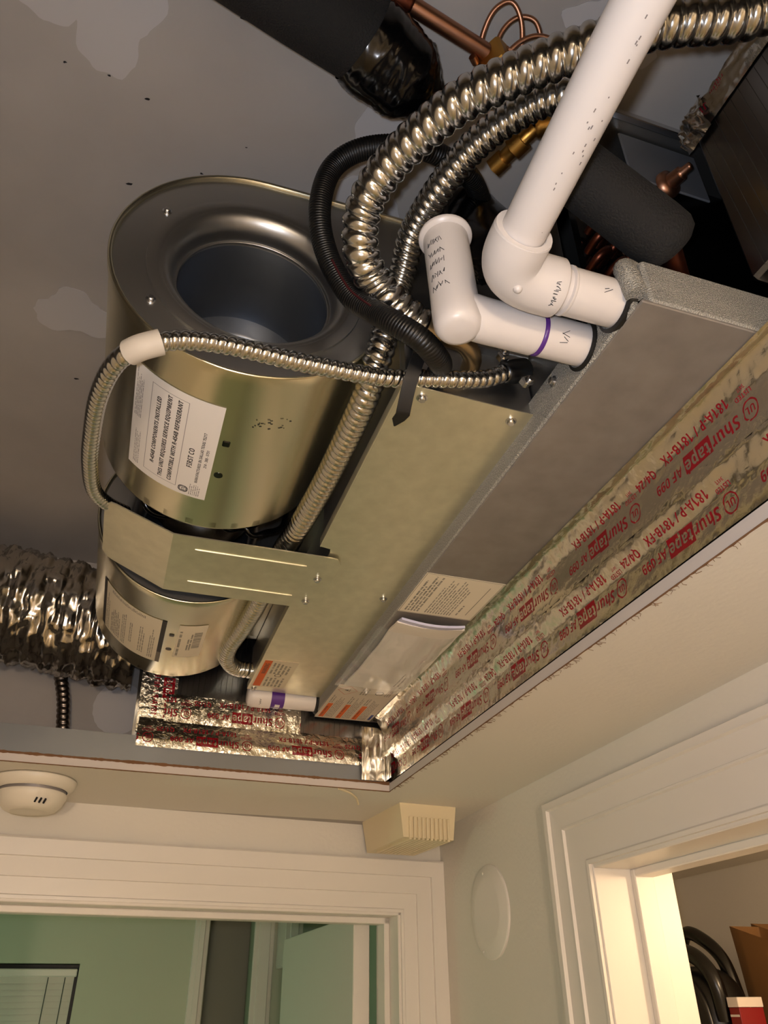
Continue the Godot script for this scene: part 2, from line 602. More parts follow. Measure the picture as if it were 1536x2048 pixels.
func build_rooms():
	var b := MB.new()
	b.bar(V(-2.2, -0.1, -6.2), V(3.0, 0.0, 3.2))
	struct("floor", b, M.floor, "warm tan floor below the hall and the rooms")
	# hall ceiling with the cut-out; its front edge runs a little askew
	var ce := MB.new()
	var pr := func(poly):
		ce.prism(PackedVector2Array(poly), Transform3D(Basis(V(1, 0, 0), V(0, 0, 1), V(0, 1, 0)), V(0, HS, 0)), 0.0155)
	pr.call([Vector2(-0.6, -1.476), Vector2(0.5155, -1.5135), Vector2(0.9, -1.525), Vector2(0.9, -1.9), Vector2(-0.6, -1.9)])
	pr.call([Vector2(0.5155, -1.5135), Vector2(0.5155, 0.30), Vector2(0.9, 0.30), Vector2(0.9, -1.525)])
	pr.call([Vector2(-0.6, 0.30), Vector2(0.9, 0.30), Vector2(0.9, 2.6), Vector2(-0.6, 2.6)])
	pr.call([Vector2(-0.6, -1.476), Vector2(-0.43, -1.482), Vector2(-0.43, 0.30), Vector2(-0.6, 0.30)])
	var cei := struct("ceiling", ce, M.paint, "white hall ceiling with a rough cut opening below the air handler")
	# bare gypsum edge and torn brown paper along the cut
	var g := MB.new()
	g.quad(V(-0.43, HS, -1.4812), V(0.5150, HS, -1.5129), V(0.5150, HS + 0.0155, -1.5129), V(-0.43, HS + 0.0155, -1.4812), V(0, 0, 1))
	g.quad(V(0.5149, HS, -1.513), V(0.5149, HS, 0.3), V(0.5149, HS + 0.0155, 0.3), V(0.5149, HS + 0.0155, -1.513), V(-1, 0, 0))
	part("cut_edge", g, M.gypsum, cei, "pale bare gypsum edge of the cut")
	for k in 3:
		var tp := MB.new()
		var n := 260
		var lo := PackedVector3Array()
		var hi := PackedVector3Array()
		var md := PackedVector3Array()
		var y := HS + (0.0157 if k == 2 else 0.0)
		var wob := 0.0
		for i in n + 1:
			var f := float(i) / n
			wob = wob * 0.8 + rng.randf_range(-0.0008, 0.0008)
			var spike := 0.0022 if rng.randf() < (0.12 if k == 1 else 0.04) else 0.0
			if k == 1:
				var z := lerpf(-1.513, 0.0, f)
				lo.append(V(0.5146, y + 0.0006, z)); md.append(V(0.5143, y - 0.0008, z)); hi.append(V(0.5158 + absf(wob) * 0.7 + spike * 0.5, y - 0.0004, z))
			else:
				var x := lerpf(-0.43, 0.515, f)
				var z := lerpf(-1.4812, -1.5129, f)
				if k == 0:
					lo.append(V(x, y + 0.0008, z + 0.0003)); md.append(V(x, y - 0.001 - spike * 0.2, z + 0.0006)); hi.append(V(x, y - 0.0006, z - 0.0015 - absf(wob) - spike * 0.6))
				else:
					lo.append(V(x, y - 0.0018 - absf(wob), z + 0.0006)); md.append(V(x, y, z + 0.001)); hi.append(V(x, y + 0.0014 + absf(wob), z + 0.0006))
		tp.grid([lo, md, hi], false, V(0, -1, 0.3) if k != 1 else V(-0.3, -1, 0))
		part("torn_paper_edge", tp, M.torn, cei, "brown torn paper along the cut")
	var hr := MB.new()     # loose fibres
	for k in 150:
		var z := rng.randf_range(-1.5, -0.2)
		var l := rng.randf_range(0.002, 0.009)
		var p := V(0.5155, HS - 0.0004, z)
		hr.tube(PackedVector3Array([p, p + V(l * 0.5, -0.001, rng.randf_range(-0.003, 0.003)), p + V(l, -0.0015, rng.randf_range(-0.005, 0.005))]), 0.0003, 4)
	var hro := part("paper_fibres", hr, M.torn, cei, "loose brown paper fibres")
	hro.set_meta("kind", "stuff")
	var cu := MB.new()     # the curl of paper that hangs by the corner
	var curl := smooth([V(0.41, HS - 0.001, -1.513), V(0.437, HS - 0.003, -1.53), V(0.455, HS - 0.007, -1.548), V(0.465, HS - 0.006, -1.572), V(0.472, HS - 0.012, -1.585)], 0.004)
	cu.tube(curl, 0.0022, 6)
	part("paper_curl", cu, M.ivory, cei, "curled strip of torn paper")

	# ceiling above
	var up := MB.new()
	up.bar(V(-1.1, HU, -1.95), V(1.2, HU + 0.1, 1.1))
	var upo := struct("ceiling_upper", up, M.drywall, "grey primed drywall ceiling above the air handler")
	for q in [[-0.150, -0.478, 0.05, 0.075, 0.3], [-0.205, -0.475, 0.055, 0.04, 1.3], [0.185, -0.515, 0.04, 0.06, 2.2], [-0.19, -0.965, 0.06, 0.045, 3.0], [0.19, -0.63, 0.05, 0.05, 4.0], [0.40, -0.33, 0.06, 0.035, 5.0]]:
		var c := MB.new()
		var poly := PackedVector2Array()
		for k in 72:
			var a := TAU * k / 72
			var r := 1.0 + 0.16 * sin(3 * a + q[4]) + 0.09 * sin(5 * a + q[4] * 2.0) + 0.03 * sin(13 * a + q[4]) + rng.randf_range(-0.012, 0.012)
			poly.append(Vector2(q[0] + cos(a) * q[2] * r, q[1] + sin(a) * q[3] * r))
		c.prism(poly, Transform3D(Basis(V(1, 0, 0), V(0, 0, 1), V(0, 1, 0)), V(0, HU - 0.0006 - 0.0002 * q[4], 0)), 0.003)
		part("joint_compound_patch", c, M.compound, upo, "pale patch of joint compound")
	var pl := MB.new()
	pl.box(V(0.028, HU - 0.0003, -0.449), V(0.082, 0.0008, 0.0022), 0.0, Basis(V(0, 1, 0), deg_to_rad(1.5)))
	part("pencil_line", pl, M.pencil, upo, "short dark line drawn on the drywall")
	for q in [[-0.105, -0.575, 0.004], [-0.12, -0.70, 0.006], [-0.03, -0.655, 0.003], [-0.2, -0.56, 0.003], [0.02, -0.60, 0.002], [-0.19, -1.12, 0.006], [-0.08, -0.74, 0.004], [-0.15, -0.56, 0.003]]:
		var c := MB.new()
		var poly := PackedVector2Array()
		for k in 9:
			var a := TAU * k / 9
			var r: float = q[2] * rng.randf_range(0.4, 1.0)
			poly.append(Vector2(q[0] + cos(a) * r, q[1] + sin(a) * r * 0.5))
		c.prism(poly, Transform3D(Basis(V(1, 0, 0), V(0, 0, 1), V(0, 1, 0)), V(0, HU - 0.0003, 0)), 0.001)
		part("scuff", c, M.pencil, upo)
	# walls of the space above
	var pw := MB.new()
	pw.bar(V(-1.1, HS, -1.9), V(1.2, HU, -1.80))
	var pwo := struct("wall_plenum_front", pw, M.drywall, "grey drywall behind the foil duct above the hall ceiling")
	var pc := MB.new()
	var poly2 := PackedVector2Array()
	for k in 60:
		var a := TAU * k / 60
		poly2.append(Vector2(-0.03 + 0.055 * cos(a) * rng.randf_range(0.98, 1.02), 2.43 + 0.06 * sin(a) * rng.randf_range(0.98, 1.02)))
	pc.prism(poly2, Transform3D(Basis.IDENTITY, V(0, 0, -1.8)), 0.0008)
	part("joint_compound_patch", pc, M.compound, pwo, "pale patch of joint compound")
	var ps := MB.new()
	ps.bar(V(-1.1, HS, -1.8), V(-1.0, HU, 1.1))
	struct("wall_plenum_left", ps, M.drywall, "drywall closing the space above the hall on the left")
	ps = MB.new()
	ps.bar(V(1.1, HS, -1.8), V(1.2, HU, 1.1))
	struct("wall_plenum_right", ps, M.drywall, "drywall closing the space above the hall on the right")
	ps = MB.new()
	ps.bar(V(-1.0, HS, 1.0), V(1.1, HU, 1.1))
	struct("wall_plenum_back", ps, M.drywall, "drywall closing the space above the hall behind the camera")
	# soffit boards that close the ceiling beside the opening from above
	ps = MB.new()
	ps.bar(V(-1.0, HS + 0.0155, -1.80), V(-0.60, HS + 0.03, 1.0))
	struct("trim_1", ps, M.drywall, "board closing the soffit on the left")

	# front wall: x runs left from the corner; opening from 0.12 to 1.06 left of the corner
	var yaw := deg_to_rad(4.5)
	front = Transform3D(Basis(V(0, 1, 0), yaw), V(XR + 0.003, 0, -1.8545))
	var wf := MB.new()
	var fb := func(x0, x1, y0, y1, z0, z1):
		wf.box(front * V((x0 + x1) / 2, (y0 + y1) / 2, (z0 + z1) / 2), V(absf(x1 - x0), y1 - y0, absf(z1 - z0)), 0.0, front.basis)
	fb.call(-0.10, 0.16, 0.0, HS + 0.015, -0.11, 0.0)
	fb.call(-1.05, -0.10, 2.05, HS + 0.015, -0.11, 0.0)
	fb.call(-1.60, -1.05, 0.0, HS + 0.015, -0.11, 0.0)
	struct("wall_front", wf, M.paint, "white wall at the end of the hall around the door opening")
	var cs := MB.new()
	var prof := [Vector2(-0.012, 0.0), Vector2(-0.012, 0.009), Vector2(-0.006, 0.0095), Vector2(-0.004, 0.007), Vector2(0.026, 0.0085), Vector2(0.027, 0.0125), Vector2(0.062, 0.0135), Vector2(0.063, 0.0185), Vector2(0.094, 0.0205), Vector2(0.098, 0.018), Vector2(0.098, 0.0)]
	casing(cs, front, -1.05, -0.10, 2.05, prof)
	var t1 := struct("trim_2", cs, M.trim, "stepped white casing around the front door opening")
	var jb := MB.new()
	var jf := func(x0, x1, y0, y1, z0, z1):
		jb.box(front * V((x0 + x1) / 2, (y0 + y1) / 2, (z0 + z1) / 2), V(absf(x1 - x0), y1 - y0, absf(z1 - z0)), 0.0015, front.basis)
	jf.call(-0.118, -0.10, 0, 2.05, -0.125, 0.004)
	jf.call(-1.05, -1.032, 0, 2.05, -0.125, 0.004)
	jf.call(-1.05, -0.10, 2.032, 2.05, -0.125, 0.004)
	part("jamb", jb, M.trim, t1)
	var sp := MB.new()
	var sf := func(x0, x1, y0, y1, z0, z1):
		sp.box(front * V((x0 + x1) / 2, (y0 + y1) / 2, (z0 + z1) / 2), V(absf(x1 - x0), y1 - y0, absf(z1 - z0)), 0.0015, front.basis)
	sf.call(-0.131, -0.118, 0, 2.032, -0.085, -0.045)
	sf.call(-1.032, -1.019, 0, 2.032, -0.085, -0.045)
	sf.call(-1.032, -0.118, 2.019, 2.032, -0.085, -0.045)
	part("door_stop", sp, M.trim, t1)

	# right wall with the door opening from z -1.20 to -0.42
	var wr := MB.new()
	wr.bar(V(XR, 0, -1.97), V(0.89, HS + 0.0155, -1.205))
	wr.bar(V(XR, 2.062, -1.205), V(0.89, HS + 0.0155, -0.41))
	wr.bar(V(XR, 0, -0.41), V(0.89, HS + 0.0155, 2.6))
	struct("wall_right", wr, M.paint, "white right hall wall with the door opening to the lit closet")
	var rb := Transform3D(Basis(V(0, 0, 1), V(0, 1, 0), V(-1, 0, 0)), V(XR, 0, 0))
	var cr := MB.new()
	var prof2 := [Vector2(-0.012, 0.0), Vector2(-0.012, 0.010), Vector2(-0.006, 0.0105), Vector2(-0.003, 0.0075), Vector2(0.050, 0.009), Vector2(0.052, 0.014), Vector2(0.055, 0.014), Vector2(0.056, 0.0125), Vector2(0.088, 0.014), Vector2(0.090, 0.020), Vector2(0.102, 0.020), Vector2(0.104, 0.017), Vector2(0.104, 0.0)]
	casing(cr, rb, -1.205, -0.41, 2.062, prof2)
	var t2 := struct("trim_3", cr, M.trim, "stepped white casing around the closet door opening on the right")
	var jr := MB.new()
	jr.bar(V(XR - 0.004, 0, -1.205), V(0.905, 2.062, -1.190), 0.0015)
	jr.bar(V(XR - 0.004, 0, -0.425), V(0.905, 2.062, -0.41), 0.0015)
	jr.bar(V(XR - 0.004, 2.044, -1.19), V(0.905, 2.062, -0.425), 0.0015)
	part("jamb", jr, M.trim, t2)
	var sr := MB.new()
	sr.bar(V(0.822, 0, -1.190), V(0.858, 2.044, -1.178), 0.0015)
	sr.bar(V(0.822, 0, -0.437), V(0.858, 2.044, -0.425), 0.0015)
	sr.bar(V(0.822, 2.032, -1.178), V(0.858, 2.044, -0.437), 0.0015)
	part("door_stop", sr, M.trim, t2)
	# left and back walls of the hall
	var wl := MB.new()
	wl.bar(V(-0.62, 0, -1.97), V(-0.50, HS + 0.0155, 2.6))
	struct("wall_left", wl, M.paint, "white left hall wall")
	var wb := MB.new()
	wb.bar(V(-0.62, 0, 2.5), V(0.9, HS + 0.0155, 2.62))
	struct("wall_back", wb, M.paint, "white wall at the near end of the hall")

func build_lamps():
	# hall: a floor lamp with a frosted globe behind the camera
	var fl := lamp("floor_lamp", V(-0.36, 1.25, 2.05), "floor lamp with a frosted globe standing in the hall behind the camera", Color(1.0, 0.89, 0.77), 1.85, 0.11, 1.0)
	var b := MB.new()
	b.lathe(V(-0.36, 0, 2.05), V(0, 1, 0), [Vector2(0, 0), Vector2(0.13, 0), Vector2(0.13, 0), Vector2(0.13, 0.012), Vector2(0.12, 0.02), Vector2(0.012, 0.024), Vector2(0.012, 0.024), Vector2(0.012, 1.25)], 32)
	part("pole", b, M.zinc, fl)
	# closet: a bare bulb fixture
	lamp("closet_lamp", V(1.30, 2.19, -0.66), "round frosted ceiling lamp inside the closet", Color(1.0, 0.85, 0.67), 0.38, 0.10)
	# far room: cool lamp
	var tl := lamp("table_lamp", V(-1.15, 1.02, -2.75), "globe lamp with cool light on a stand in the far room", Color(0.82, 1.0, 0.85), 0.19, 0.12, 1.0)
	b = MB.new()
	b.lathe(V(-1.15, 0, -2.75), V(0, 1, 0), [Vector2(0, 0), Vector2(0.13, 0), Vector2(0.13, 0), Vector2(0.13, 0.015), Vector2(0.02, 0.03), Vector2(0.02, 1.02)], 32)
	part("stand", b, M.zinc, tl)

func lamp(called: String, at: Vector3, label: String, col: Color, energy: float, r: float, up := -1.0) -> Node3D:
	var t := thing(called, label, "lamp")
	var b := MB.new()
	b.lathe(at, V(0, up, 0), [Vector2(0, 0), Vector2(r * 1.05, 0), Vector2(r * 1.05, 0), Vector2(r * 1.05, 0.02), Vector2(r * 1.05, 0.02), Vector2(r * 0.98, 0.022)], 40)
	part("base", b, M.white_plastic, t)
	var g := MB.new()
	var prof := []
	for k in 9:
		var a := PI / 2 * k / 8.0
		prof.append(Vector2(r * 0.98 * cos(a), 0.022 + 0.06 * sin(a)))
	g.lathe(at, V(0, up, 0), prof, 40)
	var m := mat(Color(0.9, 0.88, 0.84), 0.5)
	m.emission_enabled = true; m.emission = col; m.emission_energy_multiplier = 1.6
	part("globe", g, m, t)
	var l := OmniLight3D.new()
	l.name = "bulb_light"
	l.light_color = col; l.light_energy = energy; l.light_size = r * 0.6
	l.omni_range = 12.0; l.omni_attenuation = 2.0; l.shadow_enabled = true
	t.add_child(l)
	l.position = at + V(0, up * (0.10 + r * 0.6), 0)
	return t

# ---------------------------------------------------------------- the air handler
const SC := Vector2(0.05, 2.53)     # middle of the blower scrolls
const SR := 0.152

func scroll_outline() -> PackedVector2Array:
	var p := PackedVector2Array([Vector2(0.36, 2.475), Vector2(0.36, 2.69), Vector2(0.20, 2.69), Vector2(0.12, 2.689)])
	for k in 45:
		var a := deg_to_rad(90.0 + 240.0 * k / 44.0)
		var r := SR + 0.006 * maxf(0.0, 1.0 - k / 12.0)
		p.append(SC + Vector2(cos(a), sin(a)) * r)
	p.append(Vector2(0.187, 2.472))
	return p

func around(poly: PackedVector2Array, c: Vector2, a: float) -> float:   # distance from c to the outline at angle a
	var far := c + Vector2(cos(a), sin(a)) * 2.0
	var best := 2.0
	for k in poly.size():
		var hit = Geometry2D.segment_intersects_segment(c, far, poly[k], poly[(k + 1) % poly.size()])
		if hit != null:
			best = minf(best, c.distance_to(hit))
	return best

func on_scroll(deg: float, z: float, off := 0.0) -> Vector3:
	var a := deg_to_rad(deg)
	return V(SC.x + cos(a) * (SR + off), SC.y + sin(a) * (SR + off), z)

func sticker(called: String, parent: Node, a0: float, a1: float, z0: float, z1: float, m: Material, label: String):
	# the print's left end lies at z0, its top at angle a0
	var b := MB.new()
	var rows := []
	for i in 17:
		var row := PackedVector3Array()
		for j in 7:
			row.append(on_scroll(lerpf(a0, a1, i / 16.0), lerpf(z0, z1, j / 6.0), 0.0007))
		rows.append(row)
	var am := deg_to_rad((a0 + a1) / 2)
	b.grid(rows, false, V(cos(am), sin(am), 0))
	part(called, b, m, parent, label)

func blower(parent: Node, called: String, z1: float, z2: float, label: String) -> Node3D:
	var t := piece(called, parent, label)
	var poly := scroll_outline()
	# wrapper: the curved sheet
	var w := MB.new()
	var strip := poly.slice(1)      # from the top right round to the cut-off
	var r0 := PackedVector3Array()
	var r1 := PackedVector3Array()
	for p in strip:
		r0.append(V(p.x, p.y, z1)); r1.append(V(p.x, p.y, z2))
	var out := MB.new()
	w.grid([r0, r1], false, V(-1, 0, 0))
	w.quad(V(0.187, 2.472, z1), V(0.36, 2.475, z1), V(0.36, 2.475, z2), V(0.187, 2.472, z2), V(0, -1, 0))
	part("wrapper", w, M.galv, t)
	# near side plate with a rolled rim and a bell-mouthed inlet, and the far side plate
	for side in 2:
		var z := z1 if side == 0 else z2
		var s := 1.0 if side == 0 else -1.0       # s points off the plate
		var ic := Vector2(0.053, 2.527)
		var n := 96
		var rows := []
		var fr := 1.012 if side == 0 else 1.0
		var lay := [[1.012, 0.0, -0.012], [1.012, 0.0, 0.001], [0.998, 0.0, 0.003], [0.982, 0.0, 0.001], [0.976, 0.0, -0.003]]
		for q in lay:
			var row := PackedVector3Array()
			for j in n + 1:
				var a := TAU * (j % n) / n
				var r := around(poly, ic, a)
				row.append(V(ic.x + cos(a) * r * minf(q[0], fr), ic.y + sin(a) * r * minf(q[0], fr), z + s * q[2]))
			rows.append(row)
		var rim := MB.new()
		rim.grid(rows, true, V(0, 0, s))
		part("rim", rim, M.galv, t)
		var pl := MB.new()
		rows = []
		for f in [0.0, 0.35, 0.7, 1.0]:
			var row := PackedVector3Array()
			for j in n + 1:
				var a := TAU * (j % n) / n
				var r := lerpf(around(poly, ic, a) * 0.976, 0.1185, f)
				row.append(V(ic.x + cos(a) * r, ic.y + sin(a) * r, z - s * 0.003))
			rows.append(row)
		pl.grid(rows, true, V(0, 0, s))
		part("side_plate", pl, M.plate, t)
		var o := V(ic.x, ic.y, z)
		var inlet := MB.new()
		var prof := [Vector2(0.1185, -0.003), Vector2(0.118, 0.0), Vector2(0.118, 0.0), Vector2(0.108, 0.0005), Vector2(0.104, -0.001)]
		for k in 9:
			var a := PI / 2 * k / 8.0
			prof.append(Vector2(0.104 - 0.016 * sin(a), -0.001 - 0.024 * (1.0 - cos(a))))
		prof.append(Vector2(0.0875, -0.030)); prof.append(Vector2(0.0875, -0.030))
		prof.append(Vector2(0.0855, -0.0305)); prof.append(Vector2(0.0845, -0.0315)); prof.append(Vector2(0.0855, -0.036))
		inlet.lathe(o, V(0, 0, s), prof, 64)
		part("inlet_ring", inlet, M.plate, t, "rolled bell-mouth inlet ring")
		if side == 0:
			var dr := MB.new()
			var dp := [Vector2(0.0865, -0.034), Vector2(0.094, -0.06), Vector2(0.096, -0.10), Vector2(0.094, -0.16), Vector2(0.094, -0.16), Vector2(0.07, -0.163), Vector2(0.066, -0.17), Vector2(0.066, -0.17), Vector2(0.03, -0.172), Vector2(0.0, -0.172)]
			dr.lathe(o, V(0, 0, s), dp, 64)
			part("wheel", dr, M.wheel, t, "dark steel blower wheel deep inside the inlet")
		for a in [148.0, 28.0, -68.0, 215.0]:
			screw(t, o + V(cos(deg_to_rad(a)) * 0.1265, sin(deg_to_rad(a)) * 0.1265, -s * 0.003), V(0, 0, s), 0.0036)
	return t

func build_air_handler():
	var ah := thing("air_handler", "ceiling fan coil of galvanized metal with two round blowers hung in the opening", "air handler")
	# --- blowers
	var b1 := blower(ah, "blower_housing", -0.577, -0.874, "nearer round galvanized blower housing with the large white sticker")
	var b2 := blower(ah, "blower_housing", -1.104, -1.423, "farther round galvanized blower housing with two stickers")
	sticker("sticker", b1, -133.5, -93.3, -0.812, -0.632, printed(notice_print()), "white notice sticker on the near blower")
	sticker("sticker", b2, -146.5, -97.5, -1.362, -1.185, printed(wiring_print()), "cream wiring sticker with black border")
	sticker("sticker", b2, -89.8, -72.4, -1.325, -1.190, printed(serial_print()), "small cream sticker with barcode")
	for q in [[b1, -90.0, -0.693, 0], [b1, -90.0, -0.755, 1], [b2, -93.2, -1.235, 0], [b2, -93.2, -1.296, 1]]:
		var h := MB.new()
		var c := on_scroll(q[1], q[2], -0.0005)
		var nrm := (c - V(SC.x, SC.y, q[2])).normalized()
		if q[3] == 0:
			h.box(c, V(0.0085, 0.003, 0.0105), 0.0012, Basis(nrm.cross(V(0, 0, 1)), nrm, V(0, 0, 1)))
		else:
			h.lathe(c - nrm * 0.001, nrm, [Vector2(0.0052, 0), Vector2(0.0052, 0.002), Vector2(0.0052, 0.002), Vector2(0.0, 0.002)], 20)
		part("punched_hole", h, M.gloss_black, q[0])
	var sm := MB.new()      # black scuffs on the near blower
	for k in 22:
		var a := rng.randf_range(-82, -66)
		var z := -0.64 - rng.randf_range(0.0, 0.02)
		var c := on_scroll(a, z, 0.0003)
		var nrm := V(cos(deg_to_rad(a)), sin(deg_to_rad(a)), 0)
		sm.box(c, V(rng.randf_range(0.001, 0.004), 0.0004, rng.randf_range(0.0003, 0.0007)), 0.0, Basis(nrm.cross(V(0, 0, 1)), nrm, V(0, 0, 1)))
	var smo := part("scuff_marks", sm, M.ink, b1)
	smo.set_meta("kind", "stuff")
	# --- motor between the blowers
	var mo := piece("motor", ah, "black motor between the two blowers")
	var mb := MB.new()
	mb.lathe(V(0.055, 2.53, -0.885), V(0, 0, -1), [Vector2(0.0, 0), Vector2(0.06, 0), Vector2(0.075, 0.01), Vector2(0.078, 0.03), Vector2(0.078, 0.17), Vector2(0.07, 0.19), Vector2(0.0, 0.195)], 40)
	part("motor_body", mb, M.gloss_black, mo)
	for k in 5:
		var wr := MB.new()
		var x := -0.05 + k * 0.035
		wr.tube(smooth([V(x, 2.50, -0.90), V(x + 0.02, 2.43 - 0.004 * k, -0.925), V(x + 0.05, 2.425, -0.94), V(x + 0.075, 2.45, -0.95), V(x + 0.08, 2.52, -0.96)], 0.006), 0.0042, 8)
		part("wire", wr, M.gloss_black, mo)
	# --- bracket that carries the motor
	var br := piece("support_bracket", ah, "flat metal strip under the motor, bent up at its left end")
	var rows := []
	var n := 40
	var total := 0.333
	for i in n + 1:
		var s := total * i / n
		var d0 := minf(s, total - s)
		var rc := 0.016
		var inset := 0.0
		if d0 < rc:
			inset = rc - sqrt(maxf(0.0, rc * rc - (rc - d0) * (rc - d0)))
		var x := 0.246 - s
		var y := 2.3795
		var zn := -0.908
		var zf := -1.072
		if s > 0.232:       # past the bend
			var u := s - 0.232
			x = 0.014 - u * 0.93; y = 2.3795 + u * 0.37
			zn -= 0.0; zf += u * 0.12
		rows.append(PackedVector3Array([V(x, y, zn - inset), V(x, y, lerpf(zn, zf, 0.34)), V(x, y, lerpf(zn, zf, 0.67)), V(x, y, zf + inset)]))
	var sh := MB.new()
	sh.sheet(rows.slice(0, 29), 0.0018, V(0, -1, 0))
	sh.sheet(rows.slice(28), 0.0018, V(-0.3, -1, 0))
	part("strip", sh, M.cover, br)
	for z in [-0.940, -1.035]:
		var ri := MB.new()
		ri.tube(PackedVector3Array([V(0.045, 2.3798, z), V(0.05, 2.3792, z), V(0.195, 2.3792, z), V(0.20, 2.3798, z)]), 0.0016, 8)
		part("rib", ri, M.cover, br)
	for z in [-0.972, -1.046]:
		screw(br, V(0.224, 2.379, z), V(0, -1, 0), 0.0042)
	# --- control box
	var cb := piece("control_box", ah, "long sheet metal control box beside the blowers")
	var cv := MB.new()
	# the lid, with a notch in its left edge where the bracket is
	cv.prism(PackedVector2Array([Vector2(0.208, -0.548), Vector2(0.361, -0.552), Vector2(0.357, -1.475), Vector2(0.208, -1.468), Vector2(0.208, -1.08), Vector2(0.224, -1.065), Vector2(0.224, -0.90), Vector2(0.222, -0.893), Vector2(0.208, -0.890)]), Transform3D(Basis(V(1, 0, 0), V(0, 0, 1), V(0, 1, 0)), V(0, 2.385, 0)), 0.0012)
	part("lid", cv, M.cover, cb, "flat metal lid facing down")
	var lp := MB.new()
	lp.bar(V(0.2065, 2.3846, -0.89), V(0.2088, 2.398, -0.548), 0.0003)
	lp.bar(V(0.2065, 2.3846, -1.468), V(0.2088, 2.398, -1.08), 0.0003)
	part("lid_lip", lp, M.cover, cb)
	var sd := MB.new()
	sd.bar(V(0.2105, 2.39, -1.466), V(0.2120, 2.472, -1.085))
	sd.bar(V(0.2245, 2.39, -1.085), V(0.226, 2.472, -0.89))
	sd.bar(V(0.2105, 2.39, -0.89), V(0.2120, 2.472, -0.552))
	sd.bar(V(0.2105, 2.47, -1.466), V(0.36, 2.472, -0.552))
	sd.bar(V(0.2105, 2.39, -1.466), V(0.36, 2.472, -1.464))
	part("side_panel", sd, M.plate, cb)
	var en := MB.new()
	en.quad(V(0.211, 2.386, -0.553), V(0.360, 2.386, -0.556), V(0.360, 2.50, -0.566), V(0.211, 2.50, -0.563), V(0, 0, 1))
	en.bar(V(0.21, 2.386, -0.5665), V(0.361, 2.50, -0.5655))
	en.bar(V(0.33, 2.46, -0.566), V(0.362, 2.55, -0.553), 0.001)
	part("end_panel", en, M.plate, cb, "dark end panel where the conduits enter")
	for q in [[0.232, -0.562], [0.337, -0.568], [0.339, -1.014], [0.218, -1.458]]:
		screw(cb, V(q[0], 2.385, q[1]), V(0, -1, 0), 0.0042)
	flat_label("warning_sticker", cb, V(0.211, 2.3846, -1.447), V(0.211, 2.3846, -1.308), V(0.275, 2.3846, -1.447), printed(lid_print()), "cream sticker with an orange warning bar")
	# --- coil cabinet and its drain pan
	var cc := piece("coil_cabinet", ah, "coil cabinet with grey drain pan to the right of the control box")
	var pb := MB.new()
	pb.bar(V(0.358, 2.36, -1.522), V(0.62, 2.364, -0.362), 0.001)
	part("pan_bottom", pb, M.pan, cc, "grey brown underside of the drain pan")
	var fm := MB.new()
	fm.bar(V(0.3555, 2.3615, -1.518), V(0.364, 2.408, -0.372), 0.002)
	part("foam_lining", fm, M.foam, cc, "grey foam lining along the pan")
	fm = MB.new()
	fm.bar(V(0.366, 2.3615, -0.372), V(0.62, 2.416, -0.360), 0.003)
	part("foam_lining", fm, M.foam, cc, "grey foam across the near end of the pan")
	fm = MB.new()
	fm.tube(smooth([V(0.357, 2.372, -0.366), V(0.353, 2.395, -0.366), V(0.357, 2.412, -0.372), V(0.368, 2.416, -0.376)], 0.004), 0.010, 14)
	part("foam_lining", fm, M.foam, cc, "curled corner of the foam")
	screw(cc, V(0.3555, 2.392, -0.505), V(-1, 0, 0), 0.0042)
	var ca := MB.new()
	ca.bar(V(0.362, 2.408, -1.50), V(0.3635, 2.71, -0.46))
	ca.bar(V(0.362, 2.7085, -1.50), V(0.80, 2.71, -0.38))
	ca.bar(V(0.362, 2.408, -1.50), V(0.80, 2.71, -1.498))
	ca.bar(V(0.80, 2.36, -1.50), V(0.8015, 2.71, -0.38))
	part("casing", ca, M.plate, cc)
	var li := MB.new()
	li.bar(V(0.37, 2.42, -0.445), V(0.79, 2.708, -0.435))
	li.bar(V(0.366, 2.418, -1.49), V(0.79, 2.42, -0.40))
	part("lining", li, M.gloss_black, cc, "black lining inside the open end")
	var fg := MB.new()
	fg.bar(V(0.37, 2.704, -0.384), V(0.545, 2.714, -0.376), 0.001)
	part("flange", fg, M.zinc, cc)
	var vp := MB.new()
	vp.box(V(0.477, 2.662, -0.398), V(0.105, 0.085, 0.003), 0.0014)
	part("valve_plate", vp, M.grey_paint, cc, "grey rounded plate with a service port")
	var sv := MB.new()
	sv.lathe(V(0.470, 2.622, -0.396), V(0.15, -0.25, 1).normalized(), [Vector2(0.016, 0), Vector2(0.015, 0.006), Vector2(0.009, 0.008), Vector2(0.009, 0.008), Vector2(0.008, 0.022), Vector2(0.008, 0.022), Vector2(0.005, 0.024), Vector2(0.0045, 0.034), Vector2(0.0, 0.035)], 20)
	part("service_port", sv, M.copper, cc, "copper service port with brass tip")
	for i in 3:
		for j in 4:
			var u := MB.new()
			var c := V(0.377 + 0.016 * j - 0.006 * i, 2.545 - 0.034 * i - 0.010 * j, -0.43)
			u.tube(smooth([c + V(0, 0, 0), c + V(0, 0, 0.018), c + V(0.004, 0.004, 0.024), c + V(0.010, 0.010, 0.024), c + V(0.013, 0.014, 0.018), c + V(0.013, 0.014, 0.0)], 0.003), 0.0046, 10)
			part("return_bend", u, M.old_copper, cc)
	flat_label("instruction_label", cc, V(0.356, 2.3594, -0.998), V(0.356, 2.3594, -0.872), V(0.476, 2.3594, -0.998), printed(instruction_print()), "cream instruction label with dark print")
	flat_label("hazard_label", cc, V(0.356, 2.3594, -1.518), V(0.356, 2.3594, -1.325), V(0.474, 2.3594, -1.518), printed(hazard_print()), "hazard label with orange bars and a red diamond")

	# --- pouch with the folded manual, taped under the pan
	var po := thing("document_pouch", "clear plastic pouch holding folded white papers stuck under the drain pan", "pouch")
	var pp := MB.new()
	rows = []
